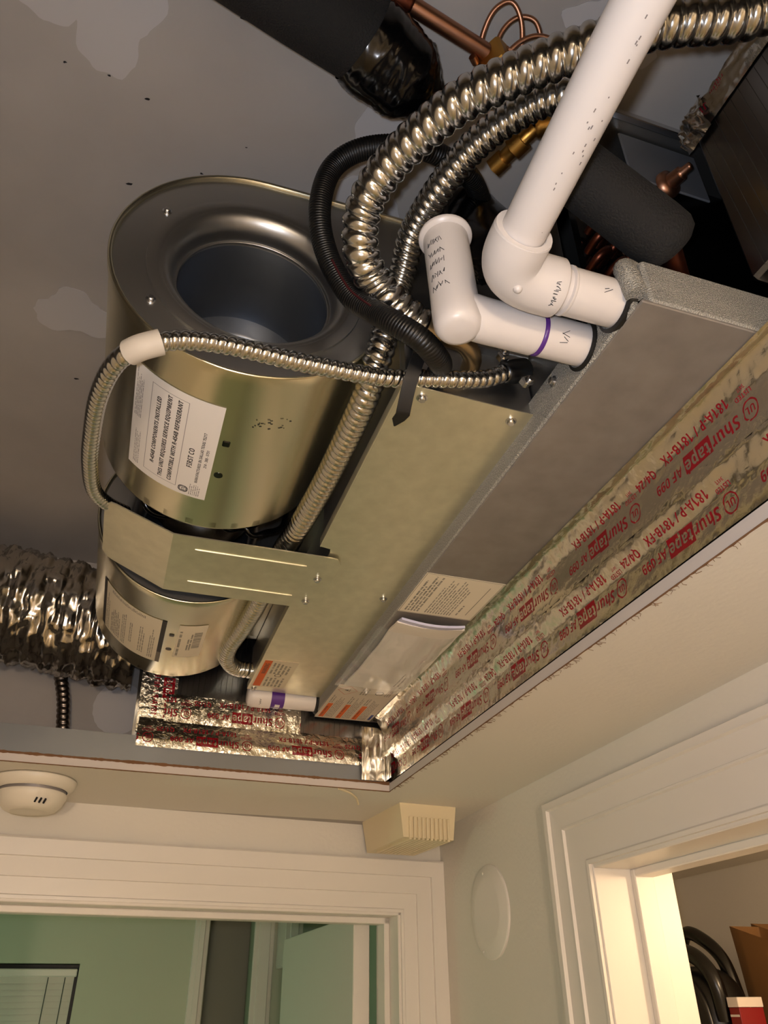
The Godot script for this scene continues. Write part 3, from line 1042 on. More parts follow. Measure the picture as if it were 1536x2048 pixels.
	for i in 25:
		var row := PackedVector3Array()
		for j in 13:
			var u := i / 24.0
			var w := j / 12.0
			var y := 2.3545 - 0.005 * sin(PI * w) * (0.5 + 0.5 * u) + 0.0009 * sin(u * 17.0 + w * 4.0) - 0.004 * smoothstep(0.85, 1.0, u)
			row.append(V(lerpf(0.362, 0.474, w) + 0.004 * sin(u * 3.0), y, lerpf(-1.312, -1.018, u)))
		rows.append(row)
	pp.sheet(rows, 0.003, V(0, -1, 0), Rect2(0, 0, 1, 1))
	part("folded_papers", pp, printed(manual_print()), po)
	var pg := MB.new()
	rows = []
	for i in 9:
		var row := PackedVector3Array()
		for j in 9:
			var u := i / 8.0
			var w := j / 8.0
			row.append(V(lerpf(0.366, 0.470, w), 2.3535 - 0.006 * sin(PI * w) - 0.004 * u, lerpf(-1.03, -1.006, u) + 0.006 * w * (1 - w)))
		rows.append(row)
	pg.sheet(rows, 0.004, V(0, -1, 0))
	part("page_edge", pg, mat(Color(0.80, 0.80, 0.90), 0.6), po, "bluish white edge of the papers")
	var fi := MB.new()
	rows = []
	for i in 17:
		var row := PackedVector3Array()
		for j in 9:
			var u := i / 16.0
			var w := j / 8.0
			row.append(V(lerpf(0.346, 0.480, w), 2.3515 - 0.0065 * sin(PI * w) * (0.6 + 0.4 * u) + 0.0012 * sin(u * 23.0 + w * 9.0) + 0.006 * (1.0 - smoothstep(0.0, 0.12, minf(w, 1 - w))), lerpf(-1.324, -1.05, u)))
		rows.append(row)
	fi.grid(rows, false, V(0, -1, 0))
	part("plastic_film", fi, M.film, po)

# a flat printed label: o is the print's lower left corner seen upright, r its right end, u... the far side is its bottom
func flat_label(called: String, parent: Node, left: Vector3, right: Vector3, bottom: Vector3, m: Material, label: String):
	var rows := []
	for i in 2:
		var row := PackedVector3Array()
		for j in 2:
			row.append(left + (right - left) * j + (bottom - left) * i)
		rows.append(row)
	var b := MB.new()
	b.sheet(rows, 0.0005, V(0, -1, 0))
	part(called, b, m, parent, label)

func notice_print() -> Image:
	var im := paper(900, 560, Color(0.90, 0.88, 0.86))
	var k := Color(0.16, 0.15, 0.16)
	fine_print(im, Rect2i(470, 16, 400, 70), 12, k)
	fine_print(im, Rect2i(40, 40, 380, 56), 12, k)
	frame(im, Rect2i(60, 128, 780, 236), 3, Color(0.45, 0.44, 0.44))
	write(im, "R-454B COMPONENTS INSTALLED", Vector2(160, 196), 38, k)
	write(im, "R-454B COMPONENTS INSTALLED", Vector2(161, 197), 38, k)
	write(im, "THIS UNIT REQUIRES SERVICE EQUIPMENT", Vector2(77, 263), 37, k)
	write(im, "COMPATIBLE WITH R-454B REFRIGERANT", Vector2(85, 327), 38, k)
	write(im, "THIS UNIT REQUIRES SERVICE EQUIPMENT", Vector2(76, 262), 37, k)
	write(im, "COMPATIBLE WITH R-454B REFRIGERANT", Vector2(84, 326), 38, k)
	circle(im, Vector2(60, 412), 30, 4, k)
	circle(im, Vector2(60, 412), 22, 2, k)
	write(im, "ETL", Vector2(40, 424), 26, k)
	fine_print(im, Rect2i(20, 452, 120, 80), 12, k)
	write(im, "FIRST CO", Vector2(290, 440), 44, k)
	write(im, "MANUFACTURED IN DALLAS TEXAS 75217", Vector2(160, 492), 25, k)
	write(im, "214 - 388 - 5751", Vector2(330, 526), 24, k)
	return im

func wiring_print() -> Image:
	var im := paper(620, 620, Color(0.88, 0.84, 0.76))
	var k := Color(0.17, 0.16, 0.15)
	im.fill_rect(Rect2i(0, 0, 620, 44), k)
	im.fill_rect(Rect2i(160, 584, 460, 36), k)
	im.fill_rect(Rect2i(0, 584, 160, 36), Color(0.45, 0.42, 0.38))
	fine_print(im, Rect2i(20, 56, 520, 60), 16, k)
	fine_print(im, Rect2i(40, 128, 380, 110), 18, k, 0.55)
	fine_print(im, Rect2i(30, 250, 460, 60), 16, k)
	fine_print(im, Rect2i(120, 330, 300, 40), 16, k)
	fine_print(im, Rect2i(60, 420, 380, 60), 18, k)
	fine_print(im, Rect2i(40, 510, 440, 56), 16, k)
	fine_print(im, Rect2i(560, 120, 40, 340), 12, k, 0.6)
	return im

func serial_print() -> Image:
	var im := paper(520, 320, Color(0.88, 0.84, 0.76))
	var k := Color(0.17, 0.16, 0.15)
	fine_print(im, Rect2i(20, 24, 470, 46), 40, k, 0.7)
	fine_print(im, Rect2i(120, 130, 280, 60), 30, k, 0.6)
	var x := 150
	while x < 400:
		var w := rng.randi_range(3, 9)
		im.fill_rect(Rect2i(x, 190, w, 90), Color(0.42, 0.40, 0.37))
		x += w + rng.randi_range(3, 8)
	return im

func lid_print() -> Image:
	var im := paper(600, 280, Color(0.84, 0.80, 0.70))
	var k := Color(0.24, 0.22, 0.19)
	im.fill_rect(Rect2i(14, 10, 570, 62), Color(0.84, 0.38, 0.08))
	write(im, "WARNING", Vector2(300, 60), 46, k)
	fine_print(im, Rect2i(26, 92, 230, 176), 32, k, 0.55)
	fine_print(im, Rect2i(316, 92, 250, 176), 32, k, 0.55)
	circle(im, Vector2(286, 170), 26, 4, k)
	return im

func instruction_print() -> Image:
	var im := paper(640, 600, Color(0.88, 0.84, 0.75))
	var k := Color(0.17, 0.16, 0.14)
	frame(im, Rect2i(6, 6, 628, 588), 4, Color(0.5, 0.48, 0.42))
	fine_print(im, Rect2i(36, 40, 570, 130), 24, k, 0.62)
	fine_print(im, Rect2i(36, 200, 560, 230), 22, k, 0.42)
	fine_print(im, Rect2i(60, 445, 200, 26), 24, k, 0.5)
	im.fill_rect(Rect2i(80, 520, 470, 4), k)
	return im

func hazard_print() -> Image:
	var im := paper(760, 560, Color(0.80, 0.76, 0.69))
	var k := Color(0.26, 0.24, 0.22)
	for q in [18, 190, 350]:
		im.fill_rect(Rect2i(20, q + 12, 330, 50), Color(0.86, 0.40, 0.10))
		fine_print(im, Rect2i(30, q + 18, 300, 38), 36, Color(0.4, 0.2, 0.08), 0.5)
		fine_print(im, Rect2i(370, q + 10, 180, 60), 22, k, 0.5)
		fine_print(im, Rect2i(30, q + 72, 520, 80), 16, k, 0.5)
	for d in 5:
		for i in 90:
			for s in [[1, 1], [1, -1], [-1, 1], [-1, -1]]:
				var px: int = 655 + s[0] * (i + 0)
				var py: int = 110 + s[1] * (90 - i) + d
				im.set_pixel(px, py, Color(0.72, 0.2, 0.14))
	for i in 34:
		im.fill_rect(Rect2i(655 - i / 3, 84 + i, i / 2 + 8, 1), k)
	im.fill_rect(Rect2i(630, 128, 50, 5), k)
	fine_print(im, Rect2i(590, 240, 150, 100), 26, k, 0.6)
	circle(im, Vector2(655, 410), 36, 4, k)
	fine_print(im, Rect2i(600, 470, 140, 60), 20, k, 0.5)
	im.fill_rect(Rect2i(40, 520, 130, 26), Color(0.22, 0.28, 0.52))
	return im

func manual_print() -> Image:
	var im := paper(420, 900, Color(0.90, 0.87, 0.82))
	var k := Color(0.42, 0.39, 0.36)
	# printed lines run along the pouch
	for q in [[318, 70, 190], [345, 74, 130], [372, 40, 30]]:
		for y in range(q[1], q[1] + q[2]):
			if rng.randf() < 0.75:
				im.fill_rect(Rect2i(q[0] + rng.randi_range(-1, 1), y, 9, 1), k)
	return im

# ---------------------------------------------------------------- foil tape, foil boards and ducts
# a wrinkled strip along a list of cross-section points; map(p, s) turns (profile point, along) to a place
func tape_strip(prof: Array, place: Callable, from: float, to: float, seed_at: int, amp: float, out: Vector3, turn: float, phase: float, width: float, top_first := false) -> MB:
	var f := FastNoiseLite.new()
	f.seed = seed_at; f.noise_type = FastNoiseLite.TYPE_SIMPLEX; f.frequency = 1.0; f.fractal_octaves = 3
	var n := int(absf(to - from) / 0.0026)
	var rows := []
	var lens := [0.0]
	for k in prof.size() - 1:
		lens.append(lens[-1] + prof[k].distance_to(prof[k + 1]))
	var fine := []
	for k in prof.size() - 1:
		for q in 5:
			fine.append([prof[k].lerp(prof[k + 1], q / 5.0), lerpf(lens[k], lens[k + 1], q / 5.0)])
	fine.append([prof[-1], lens[-1]])
	var b := MB.new()
	for i in n + 1:
		var s := lerpf(from, to, float(i) / n)
		var row := PackedVector3Array()
		for q in fine:
			var l: float = q[1]
			var w := f.get_noise_2d(s * 9.0 + l * 30.0, l * 22.0) * 1.0
			w += absf(f.get_noise_2d(s * 46.0 + l * 60.0 + 90.0, l * 14.0)) * 1.1
			w += pow(1.0 - absf(f.get_noise_2d(s * 24.0 - l * 45.0 + 300.0, l * 30.0)), 6.0) * 0.7
			w += f.get_noise_2d(s * 150.0, l * 55.0 + 30.0) * 0.25
			var edge := clampf(minf(l, lens[-1] - l) / 0.004, 0.15, 1.0)
			row.append(place.call(q[0], s) + out.normalized() * w * amp * edge)
		rows.append(row)
	# the print repeats every 187 mm
	var k0 := b.t.size()
	b.grid(rows, false, out)
	var wdt := fine.size()
	for i in n + 1:
		for j in wdt:
			var s := lerpf(from, to, float(i) / n)
			b.t[k0 + i * wdt + j] = Vector2((s - phase) / 0.374 * turn, fine[j][1] / width if top_first else 1.0 - fine[j][1] / width)
	return b

func build_foil():
	# right side: two runs of tape close the gap between the pan and the cut edge
	var side := func(p: Vector2, s: float) -> Vector3: return V(p.x, p.y, s)
	# print reads from near to far, its top towards the hall
	var lower := tape_strip([Vector2(0.4995, 2.309), Vector2(0.5005, 2.300), Vector2(0.5015, 2.291), Vector2(0.5125, 2.272), Vector2(0.5135, 2.262), Vector2(0.5138, 2.2365)], side, 0.28, -1.508, 5, 0.0013, V(-1, -0.35, 0), -1.0, -0.466, 0.0735)
	single("foil_tape", lower, M.tape, "lower strip of printed foil tape along the right cut edge", "tape", "foil tape around the opening")
	var upper := tape_strip([Vector2(0.476, 2.3590), Vector2(0.487, 2.3575), Vector2(0.4985, 2.340), Vector2(0.5000, 2.325), Vector2(0.5005, 2.296)], side, 0.28, -1.506, 9, 0.0013, V(-0.8, -0.6, 0), -1.0, -0.40, 0.0735)
	single("foil_tape", upper, M.tape, "upper strip of printed foil tape between the drain pan and the lower strip", "tape", "foil tape around the opening")
	var bk := MB.new()
	bk.bar(V(0.5165, HS + 0.0155, -1.51), V(0.53, 2.36, 0.28))
	single("side_board", bk, M.scrim, "foil faced board behind the taped right edge", "board")

	# front side: foil faced board with tape along its foot, on a galvanized track
	var fz := func(x): return lerpf(-1.4835, -1.513, (x + 0.35) / 0.865)
	var fb := MB.new()
	var rows := []
	for i in 41:
		var row := PackedVector3Array()
		for j in 31:
			var x := lerpf(0.0, 0.514, i / 40.0)
			var y := lerpf(2.29, 2.66, j / 30.0)
			row.append(V(x + 0.006 * sin(y * 9.0) * (1.0 - i / 40.0), y, fz.call(x) - 0.027 + 0.0006 * sin(x * 120.0) * sin(y * 70.0)))
		rows.append(row)
	fb.sheet(rows, 0.02, V(0, 0, 1))
	var fbo := single("foil_board", fb, M.scrim, "foil faced board standing behind the far blower at the front edge", "board")
	for k in 46:
		var rib := MB.new()
		var x := 0.008 + k * 0.011
		rib.tube(PackedVector3Array([V(x, 2.30, fz.call(x) - 0.0266), V(x + 0.002, 2.65, fz.call(x) - 0.0266)]), 0.0003, 4)
		part("scrim_thread", rib, M.scrim, fbo)
	var ff := func(p: Vector2, s: float) -> Vector3: return V(s, p.y, fz.call(s) + p.x)
	var t1 := tape_strip([Vector2(0.001, 2.266), Vector2(0.0, 2.283), Vector2(-0.010, 2.300), Vector2(-0.022, 2.327)], ff, 0.015, 0.506, 21, 0.0018, V(0, -0.4, 1), -1.0, 0.235, 0.0735, true)
	single("foil_tape", t1, M.tape_front, "crinkled printed foil tape along the front edge of the opening", "tape", "foil tape around the opening")
	var t2 := tape_strip([Vector2(-0.019, 2.322), Vector2(-0.0235, 2.378)], ff, 0.06, 0.33, 33, 0.0030, V(0, 0, 1), -1.0, 0.30, 0.0735, true)
	single("foil_tape", t2, M.tape_front, "bright crinkled foil tape across the foil board above the front strip", "tape", "foil tape around the opening")
	var vt := tape_strip([Vector2(0.0, 0.0), Vector2(0.07, 0.0)], func(p: Vector2, s: float) -> Vector3: return V(0.006 + p.x + 0.005 * sin(s * 9.0), s, fz.call(p.x) - 0.0245), 2.30, 2.60, 41, 0.0012, V(0, 0, 1), 1.0, 2.3, 0.0735)
	single("foil_tape", vt, M.tape_front, "upright strip of printed foil tape on the left end of the foil board", "tape", "foil tape around the opening")
	var cor := tape_strip([Vector2(0.0, 2.2375), Vector2(0.001, 2.30), Vector2(-0.004, 2.345)], func(p: Vector2, s: float) -> Vector3:
		var x := minf(0.505, 0.455 + s)
		return V(x, p.y, fz.call(x) + 0.006 + p.x + maxf(0.0, s - 0.05)), 0.0, 0.085, 57, 0.0040, V(-0.5, 0, 1), 1.0, 0.1, 0.5)
	single("foil_patch", cor, M.foil, "crumpled foil patch folded into the far corner of the opening", "tape")
	# galvanized track
	var tr := MB.new()
	var a0 := V(-0.43, 0, fz.call(-0.43) - 0.001)
	var a1 := V(0.506, 0, fz.call(0.506) - 0.001)
	tr.quad(a0 + V(0, 2.236, 0), a1 + V(0, 2.236, 0), a1 + V(0, 2.285, 0), a0 + V(0, 2.285, 0), V(0, 0, 1))
	tr.quad(a0 + V(0, 2.285, 0), a1 + V(0, 2.285, 0), a1 + V(0, 2.285, -0.06), a0 + V(0, 2.285, -0.06), V(0, 1, 0))
	tr.quad(a0 + V(0, 2.236, 0), a1 + V(0, 2.236, 0), a1 + V(0, 2.236, -0.06), a0 + V(0, 2.236, -0.06), V(0, -1, 0))
	struct("trim_4", tr, M.track, "galvanized metal track along the front edge of the opening")

	# foil duct box at the upper right with tape along its edge
	var db := thing("foil_duct_box", "foil faced duct box at the upper right with taped edge", "duct")
	var d := MB.new()
	d.bar(V(0.482, 2.418, -0.352), V(0.80, 2.682, 0.45), 0.004)
	part("duct_body", d, M.scrim, db)
	for k in 40:
		var th := MB.new()
		var z := -0.345 + k * 0.0115
		th.tube(PackedVector3Array([V(0.4818, 2.42, z + 0.012), V(0.4818, 2.64, z)]), 0.0003, 4)
		part("scrim_thread", th, M.scrim, db)
	var dt := tape_strip([Vector2(0.4805, 2.640), Vector2(0.4795, 2.66), Vector2(0.4805, 2.683), Vector2(0.488, 2.690), Vector2(0.51, 2.690)], side, 0.3, -0.356, 71, 0.0016, V(-1, 0.3, 0), -1.0, -0.29, 0.0735)
	part("tape", dt, M.tape, db, "printed foil tape over the duct edge")
	var kn := tape_strip([Vector2(0.478, 2.632), Vector2(0.474, 2.66), Vector2(0.480, 2.69)], side, -0.325, -0.362, 77, 0.006, V(-1, 0, 0), 1.0, 0.1, 0.3)
	part("tape_fold", kn, M.foil, db, "crumpled end of the tape")

	# flexible foil duct in the back on the left
	var fd := thing("flexible_duct", "wide crinkled foil flexible duct on the left behind the far blower", "duct")
	var fn := FastNoiseLite.new()
	fn.seed = 91; fn.frequency = 1.0; fn.fractal_octaves = 3
	rows = []
	for i in 261:
		var u := i / 260.0
		var x := lerpf(-0.95, -0.012, u)
		var row := PackedVector3Array()
		for j in 73:
			var a := TAU * (j % 72) / 72.0
			var ring := pow(absf(sin(x * PI / 0.034)), 0.7)
			var r := 0.112 + 0.007 * ring
			r += 0.014 * fn.get_noise_3d(x * 26.0, cos(a) * 5.0, sin(a) * 5.0)
			r += 0.006 * fn.get_noise_3d(x * 110.0, cos(a) * 8.0, sin(a) * 8.0)
			row.append(V(x, 2.572 - 0.03 * smoothstep(0.7, 1.0, u) + sin(a) * r, -1.628 + cos(a) * r))
		rows.append(row)
	var fdm := MB.new()
	fdm.grid(rows, true)
	fdm.disc(V(-0.012, 2.545, -1.628), rows[260], V(1, 0, 0))
	part("foil_sleeve", fdm, M.duct_foil, fd)

# ---------------------------------------------------------------- plastic pipes
func build_pipes():
	# drain line: stub in the pan, reducing coupling, elbow, long pipe
	var dl := thing("drain_pipe", "white plastic drain pipe with elbow running from the pan past the camera", "pipe")
	var y := 2.387
	var z := -0.392
	var b := MB.new()
	b.lathe(V(0.358, y, z), V(-1, 0, 0), [Vector2(0.026, -0.004), Vector2(0.0265, 0.004), Vector2(0.0265, 0.004), Vector2(0.023, 0.0055)], 32)
	part("grommet", b, M.rubber, dl, "black rubber grommet")
	b = MB.new()
	b.lathe(V(0.356, y, z), V(-1, 0, 0), [Vector2(0.0215, 0.0), Vector2(0.0215, 0.050), Vector2(0.0215, 0.050), Vector2(0.0225, 0.051), Vector2(0.0225, 0.053), Vector2(0.0225, 0.053), Vector2(0.0195, 0.054), Vector2(0.0195, 0.054), Vector2(0.0195, 0.07)], 36)
	part("stub", b, M.pvc, dl)
	b = MB.new()
	var el := smooth([V(0.292, y, z), V(0.276, y, z), V(0.262, y, z + 0.002), V(0.250, y, z + 0.008), V(0.2435, y, z + 0.018), V(0.2415, y, z + 0.030), V(0.2412, y + 0.001, z + 0.042)], 0.003)
	b.tube(el, 0.0262, 36)
	b.lathe(V(0.296, y, z), V(-1, 0, 0), [Vector2(0.019, 0.0), Vector2(0.0245, 0.0), Vector2(0.0245, 0.0), Vector2(0.0262, 0.002), Vector2(0.0262, 0.01)], 36)
	b.lathe(V(0.2412, y + 0.001, z + 0.042), V(0, 0, 1), [Vector2(0.0262, 0.0), Vector2(0.0255, 0.003), Vector2(0.0255, 0.003), Vector2(0.020, 0.003)], 36)
	part("elbow", b, M.pvc, dl)
	b = MB.new()
	b.lathe(V(0.251, y - 0.024, z + 0.008), V(-0.45, -1, 0.1), [Vector2(0.004, 0.0), Vector2(0.0038, 0.0035), Vector2(0.0025, 0.005), Vector2(0, 0.0054)], 16)
	part("mould_dot", b, M.pvc, dl)
	b = MB.new()
	b.tube(PackedVector3Array([V(0.241, y + 0.001, z + 0.036), V(0.237, y + 0.008, -0.2), V(0.230, y + 0.018, 0.28)]), 0.0195, 40)
	part("long_pipe", b, M.pvc, dl)
	var ws := MB.new()    # specks of print along the pipe
	for k in 34:
		var f := rng.randf()
		var c := V(0.2405, y + 0.002, z + 0.05).lerp(V(0.2345, y + 0.0125, -0.05), f)
		var a := deg_to_rad(rng.randf_range(-100, -62))
		ws.box(c + V(cos(a), sin(a), 0) * 0.0196, V(0.0008, 0.0003, rng.randf_range(0.001, 0.003)), 0.0, Basis(V(0, 0, 1), a + PI / 2))
	var wso := part("worn_print", ws, mat(Color(0.5, 0.47, 0.46), 0.7), dl)
	wso.set_meta("kind", "stuff")
	pen_marks(dl, V(0.285, y, z), V(-1, 0, 0), 0.0264, 92.0, 140.0, 0.005, 16, "handwriting")
	pen_marks(dl, V(0.333, y, z), V(-1, 0, 0), 0.0217, 150.0, 160.0, 0.010, 2, "pen_mark")

	# second drain: stub, elbow and a short upright riser with a lip
	var sd := thing("drain_riser", "short white plastic riser with elbow and purple primer beside the long drain pipe", "pipe")
	z = -0.4485
	b = MB.new()
	b.lathe(V(0.358, y + 0.002, z), V(-1, 0, 0), [Vector2(0.025, -0.004), Vector2(0.0255, 0.004), Vector2(0.0255, 0.004), Vector2(0.022, 0.0055)], 32)
	part("grommet", b, M.rubber, sd, "black rubber grommet")
	b = MB.new()
	b.lathe(V(0.356, y + 0.002, z), V(-1, 0, 0), [Vector2(0.0205, 0.0), Vector2(0.0205, 0.048), Vector2(0.0205, 0.048), Vector2(0.0195, 0.049), Vector2(0.0195, 0.049), Vector2(0.0195, 0.057)], 36)
	part("stub", b, M.pvc, sd)
	b = MB.new()
	b.lathe(V(0.309, y + 0.002, z), V(-1, 0, 0), [Vector2(0.0207, 0.0), Vector2(0.0209, 0.0012), Vector2(0.0209, 0.003), Vector2(0.0196, 0.0042)], 36)
	part("primer_ring", b, M.primer, sd, "ring of purple primer")
	b = MB.new()
	b.tube(smooth([V(0.302, y + 0.002, z), V(0.27, y + 0.002, z), V(0.250, y + 0.002, z), V(0.232, y + 0.004, z)], 0.004), 0.0212, 32)
	part("elbow", b, M.pvc, sd)
	b = MB.new()
	var rx := 0.2245
	var ry := y - 0.022
	b.lathe(V(rx, ry, z), V(-0.05, 1, 0.0), [Vector2(0, 0.0), Vector2(0.014, 0.0006), Vector2(0.019, 0.003), Vector2(0.0222, 0.009), Vector2(0.0228, 0.02), Vector2(0.0224, 0.05), Vector2(0.0224, 0.126), Vector2(0.0224, 0.126), Vector2(0.0262, 0.128), Vector2(0.0268, 0.130), Vector2(0.0262, 0.1325), Vector2(0.0262, 0.1325), Vector2(0.0, 0.1335)], 40)
	part("riser", b, M.pvc, sd)
	for k in 5:
		pen_marks(sd, V(rx - 0.05 * (0.045 + 0.015 * k), ry + 0.045 + 0.015 * k, z), V(-0.05, 1, 0), 0.0226, 98.0, 142.0, 0.0075, 9, "worn_lettering")
	pen_marks(sd, V(0.325, y + 0.002, z), V(-1, 0, 0), 0.0207, 120.0, 160.0, 0.010, 4, "pen_mark")

	# capped stub at the far end of the pan
	var cs := thing("capped_stub", "short white capped pipe stub with purple primer at the far end of the pan", "pipe")
	z = -1.500
	y = 2.3835
	b = MB.new()
	b.lathe(V(0.356, y, z), V(-1, 0, 0), [Vector2(0.023, -0.006), Vector2(0.0235, 0.004), Vector2(0.0235, 0.004), Vector2(0.02, 0.006)], 28)
	part("grommet", b, M.rubber, cs, "black rubber grommet")
	b = MB.new()
	b.lathe(V(0.352, y, z), V(-1, 0, 0), [Vector2(0.0195, 0.0), Vector2(0.0195, 0.068)], 32)
	part("stub", b, M.pvc, cs)
	b = MB.new()
	b.lathe(V(0.286, y, z), V(-1, 0, 0), [Vector2(0.0197, 0.0), Vector2(0.0202, 0.002), Vector2(0.0202, 0.028), Vector2(0.0215, 0.029)], 32)
	part("primer_band", b, M.primer, cs, "band of purple primer")
	b = MB.new()
	b.lathe(V(0.259, y, z), V(-1, 0, 0), [Vector2(0.019, 0.0), Vector2(0.0222, 0.0), Vector2(0.0222, 0.0), Vector2(0.0224, 0.034), Vector2(0.020, 0.043), Vector2(0.014, 0.0465), Vector2(0.0, 0.047)], 32)
	part("cap", b, M.pvc, cs, "rounded white cap")
	for q in [-140.0, -105.0, -70.0]:
		b = MB.new()
		var a := deg_to_rad(q)
		b.box(V(0.273, y + sin(a) * 0.0201, z + cos(a) * 0.0201), V(0.010, 0.0008, 0.008), 0.0003, Basis(V(1, 0, 0), -a - PI / 2))
		part("primer_gap", b, M.pvc, cs)
	pen_marks(cs, V(0.238, y, z), V(-1, 0, 0), 0.0225, 118.0, 150.0, 0.004, 8, "lettering")

# small strokes of pen or print on a round pipe, between two angles about the axis
func pen_marks(parent: Node, o: Vector3, axis: Vector3, r: float, a0: float, a1: float, width: float, count: int, called: String):
	axis = axis.normalized()
	var x := axis.cross(Vector3.UP if absf(axis.y) < 0.9 else Vector3.RIGHT).normalized()
	var yv := axis.cross(x)
	var b := MB.new()
	for k in count:
		var a := deg_to_rad(lerpf(a0, a1, (k + 0.5) / count) + rng.randf_range(-2, 2))
		var nrm := x * cos(a) + yv * sin(a)
		var tan := axis.cross(nrm)
		var bs := Basis(tan, nrm, axis).rotated(nrm, rng.randf_range(-0.6, 0.6))
		b.box(o + nrm * r + axis * rng.randf_range(-0.2, 0.2) * width, V(0.0005, 0.0003, width * rng.randf_range(0.4, 1.0)), 0.0, bs)
	var m := part(called, b, M.ink, parent)
	m.set_meta("kind", "stuff")

# ---------------------------------------------------------------- conduits, hose, strap
func build_conduits():
	# thick one in front
	var c1 := thing("flexible_conduit", "thickest ridged metal conduit curving across the top behind the white pipe", "conduit", "flexible metal conduits")
	var b := MB.new()
	conduit(b, [V(0.455, 2.56, 0.10), V(0.450, 2.54, -0.02), V(0.43, 2.527, -0.12), V(0.39, 2.522, -0.186), V(0.318, 2.52, -0.220), V(0.275, 2.52, -0.249), V(0.227, 2.52, -0.288), V(0.188, 2.52, -0.327), V(0.162, 2.52, -0.370), V(0.143, 2.518, -0.412), V(0.1335, 2.5053, -0.450), V(0.1392, 2.4817, -0.478), V(0.1596, 2.4685, -0.500), V(0.1819, 2.4532, -0.508), V(0.2077, 2.4447, -0.516), V(0.225, 2.442, -0.522)], 0.0188, 0.0130)
	part("conduit_body", b, M.flex, c1)
	b = MB.new()
	b.tube(smooth([V(0.225, 2.442, -0.522), V(0.246, 2.442, -0.525), V(0.268, 2.441, -0.528), V(0.284, 2.438, -0.542), V(0.288, 2.436, -0.565)], 0.004), 0.0105, 16)
	b.lathe(V(0.221, 2.4425, -0.521), V(1, -0.03, -0.25), [Vector2(0.0195, -0.004), Vector2(0.0195, 0.01), Vector2(0.0195, 0.01), Vector2(0.014, 0.012), Vector2(0.014, 0.012), Vector2(0.013, 0.018)], 20)
	part("connector", b, mat(Color(0.72, 0.64, 0.50), 0.35, 1.0), c1, "metal elbow connector")
	# second one, runs along the control box and turns into its far end
	var c2 := thing("flexible_conduit", "ridged metal conduit running between the blowers and the control box lid", "conduit", "flexible metal conduits")
	b = MB.new()
	conduit(b, [V(0.4195, 2.8325, -0.243), V(0.3988, 2.7736, -0.265), V(0.3740, 2.7055, -0.282), V(0.3402, 2.6318, -0.294), V(0.299, 2.56, -0.300), V(0.260, 2.56, -0.334), V(0.229, 2.558, -0.378), V(0.2115, 2.553, -0.426), V(0.202, 2.552, -0.490), V(0.2030, 2.535, -0.528), V(0.1990, 2.5075, -0.547), V(0.1915, 2.466, -0.556), V(0.1865, 2.4345, -0.567), V(0.185, 2.414, -0.605), V(0.1845, 2.41, -0.666), V(0.1825, 2.41, -0.77), V(0.176, 2.41, -0.884), V(0.168, 2.412, -0.973), V(0.166, 2.412, -1.126), V(0.159, 2.41, -1.229), V(0.149, 2.41, -1.320), V(0.1525, 2.41, -1.385), V(0.174, 2.412, -1.432), V(0.204, 2.414, -1.445), V(0.216, 2.415, -1.446)], 0.0158, 0.0096)
	part("conduit_body", b, M.flex, c2)
	# thin one looping round the near blower
	var c3 := thing("flexible_conduit", "thin ridged metal conduit looping around the near blower to the bracket", "conduit", "flexible metal conduits")
	b = MB.new()
	conduit(b, [V(0.322, 2.4235, -0.536), V(0.296, 2.410, -0.540), V(0.262, 2.399, -0.540), V(0.231, 2.396, -0.545), V(0.182, 2.3885, -0.55), V(0.099, 2.385, -0.55), V(0.026, 2.386, -0.55), V(-0.015, 2.380, -0.551), V(-0.047, 2.368, -0.558), V(-0.069, 2.366, -0.585), V(-0.084, 2.372, -0.645), V(-0.092, 2.385, -0.725), V(-0.096, 2.397, -0.80), V(-0.093, 2.410, -0.878), V(-0.078, 2.424, -0.930), V(-0.055, 2.436, -0.965)], 0.0098, 0.0085)
	part("conduit_body", b, M.flex, c3)
	b = MB.new()
	var tp := smooth([V(-0.031, 2.375, -0.5535), V(-0.047, 2.368, -0.558), V(-0.058, 2.3665, -0.568)], 0.004)
	b.tube(tp, 0.0124, 20)
	part("tape_band", b, M.masking, c3, "pale tape wrapped around the conduit")
	b = MB.new()
	b.lathe(V(0.318, 2.4215, -0.537), V(0.85, 0.52, -0.15), [Vector2(0.0095, -0.002), Vector2(0.012, 0.0), Vector2(0.0125, 0.012), Vector2(0.0135, 0.014), Vector2(0.0135, 0.032), Vector2(0.010, 0.036), Vector2(0.0, 0.037)], 20)
	part("connector", b, M.dark_steel, c3, "clamp connector on the end panel")
	b = MB.new()
	for q in [V(0.314, 2.4375, -0.530), V(0.338, 2.409, -0.530)]:
		b.box(q, V(0.011, 0.011, 0.010), 0.002, Basis(V(0, 0, 1), 0.6))
	part("clamp_ear", b, M.zinc, c3)
	screw(c3, V(0.314, 2.440, -0.525), V(0, 0.2, 1), 0.0040)
	screw(c3, V(0.340, 2.407, -0.525), V(0, -0.2, 1), 0.0040)
	# one in the back on the left
	var c4 := thing("flexible_conduit", "dark ridged conduit hanging below the foil duct in the back", "conduit", "flexible metal conduits")
	b = MB.new()
	conduit(b, [V(-0.1957, 2.5626, -1.772), V(-0.1753, 2.5112, -1.772), V(-0.1499, 2.4388, -1.772), V(-0.1386, 2.3842, -1.772), V(-0.1328, 2.3416, -1.772), V(-0.131, 2.26, -1.772)], 0.0145, 0.0125)
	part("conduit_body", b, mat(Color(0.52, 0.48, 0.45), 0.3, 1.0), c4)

	# black corrugated hose
	b = MB.new()
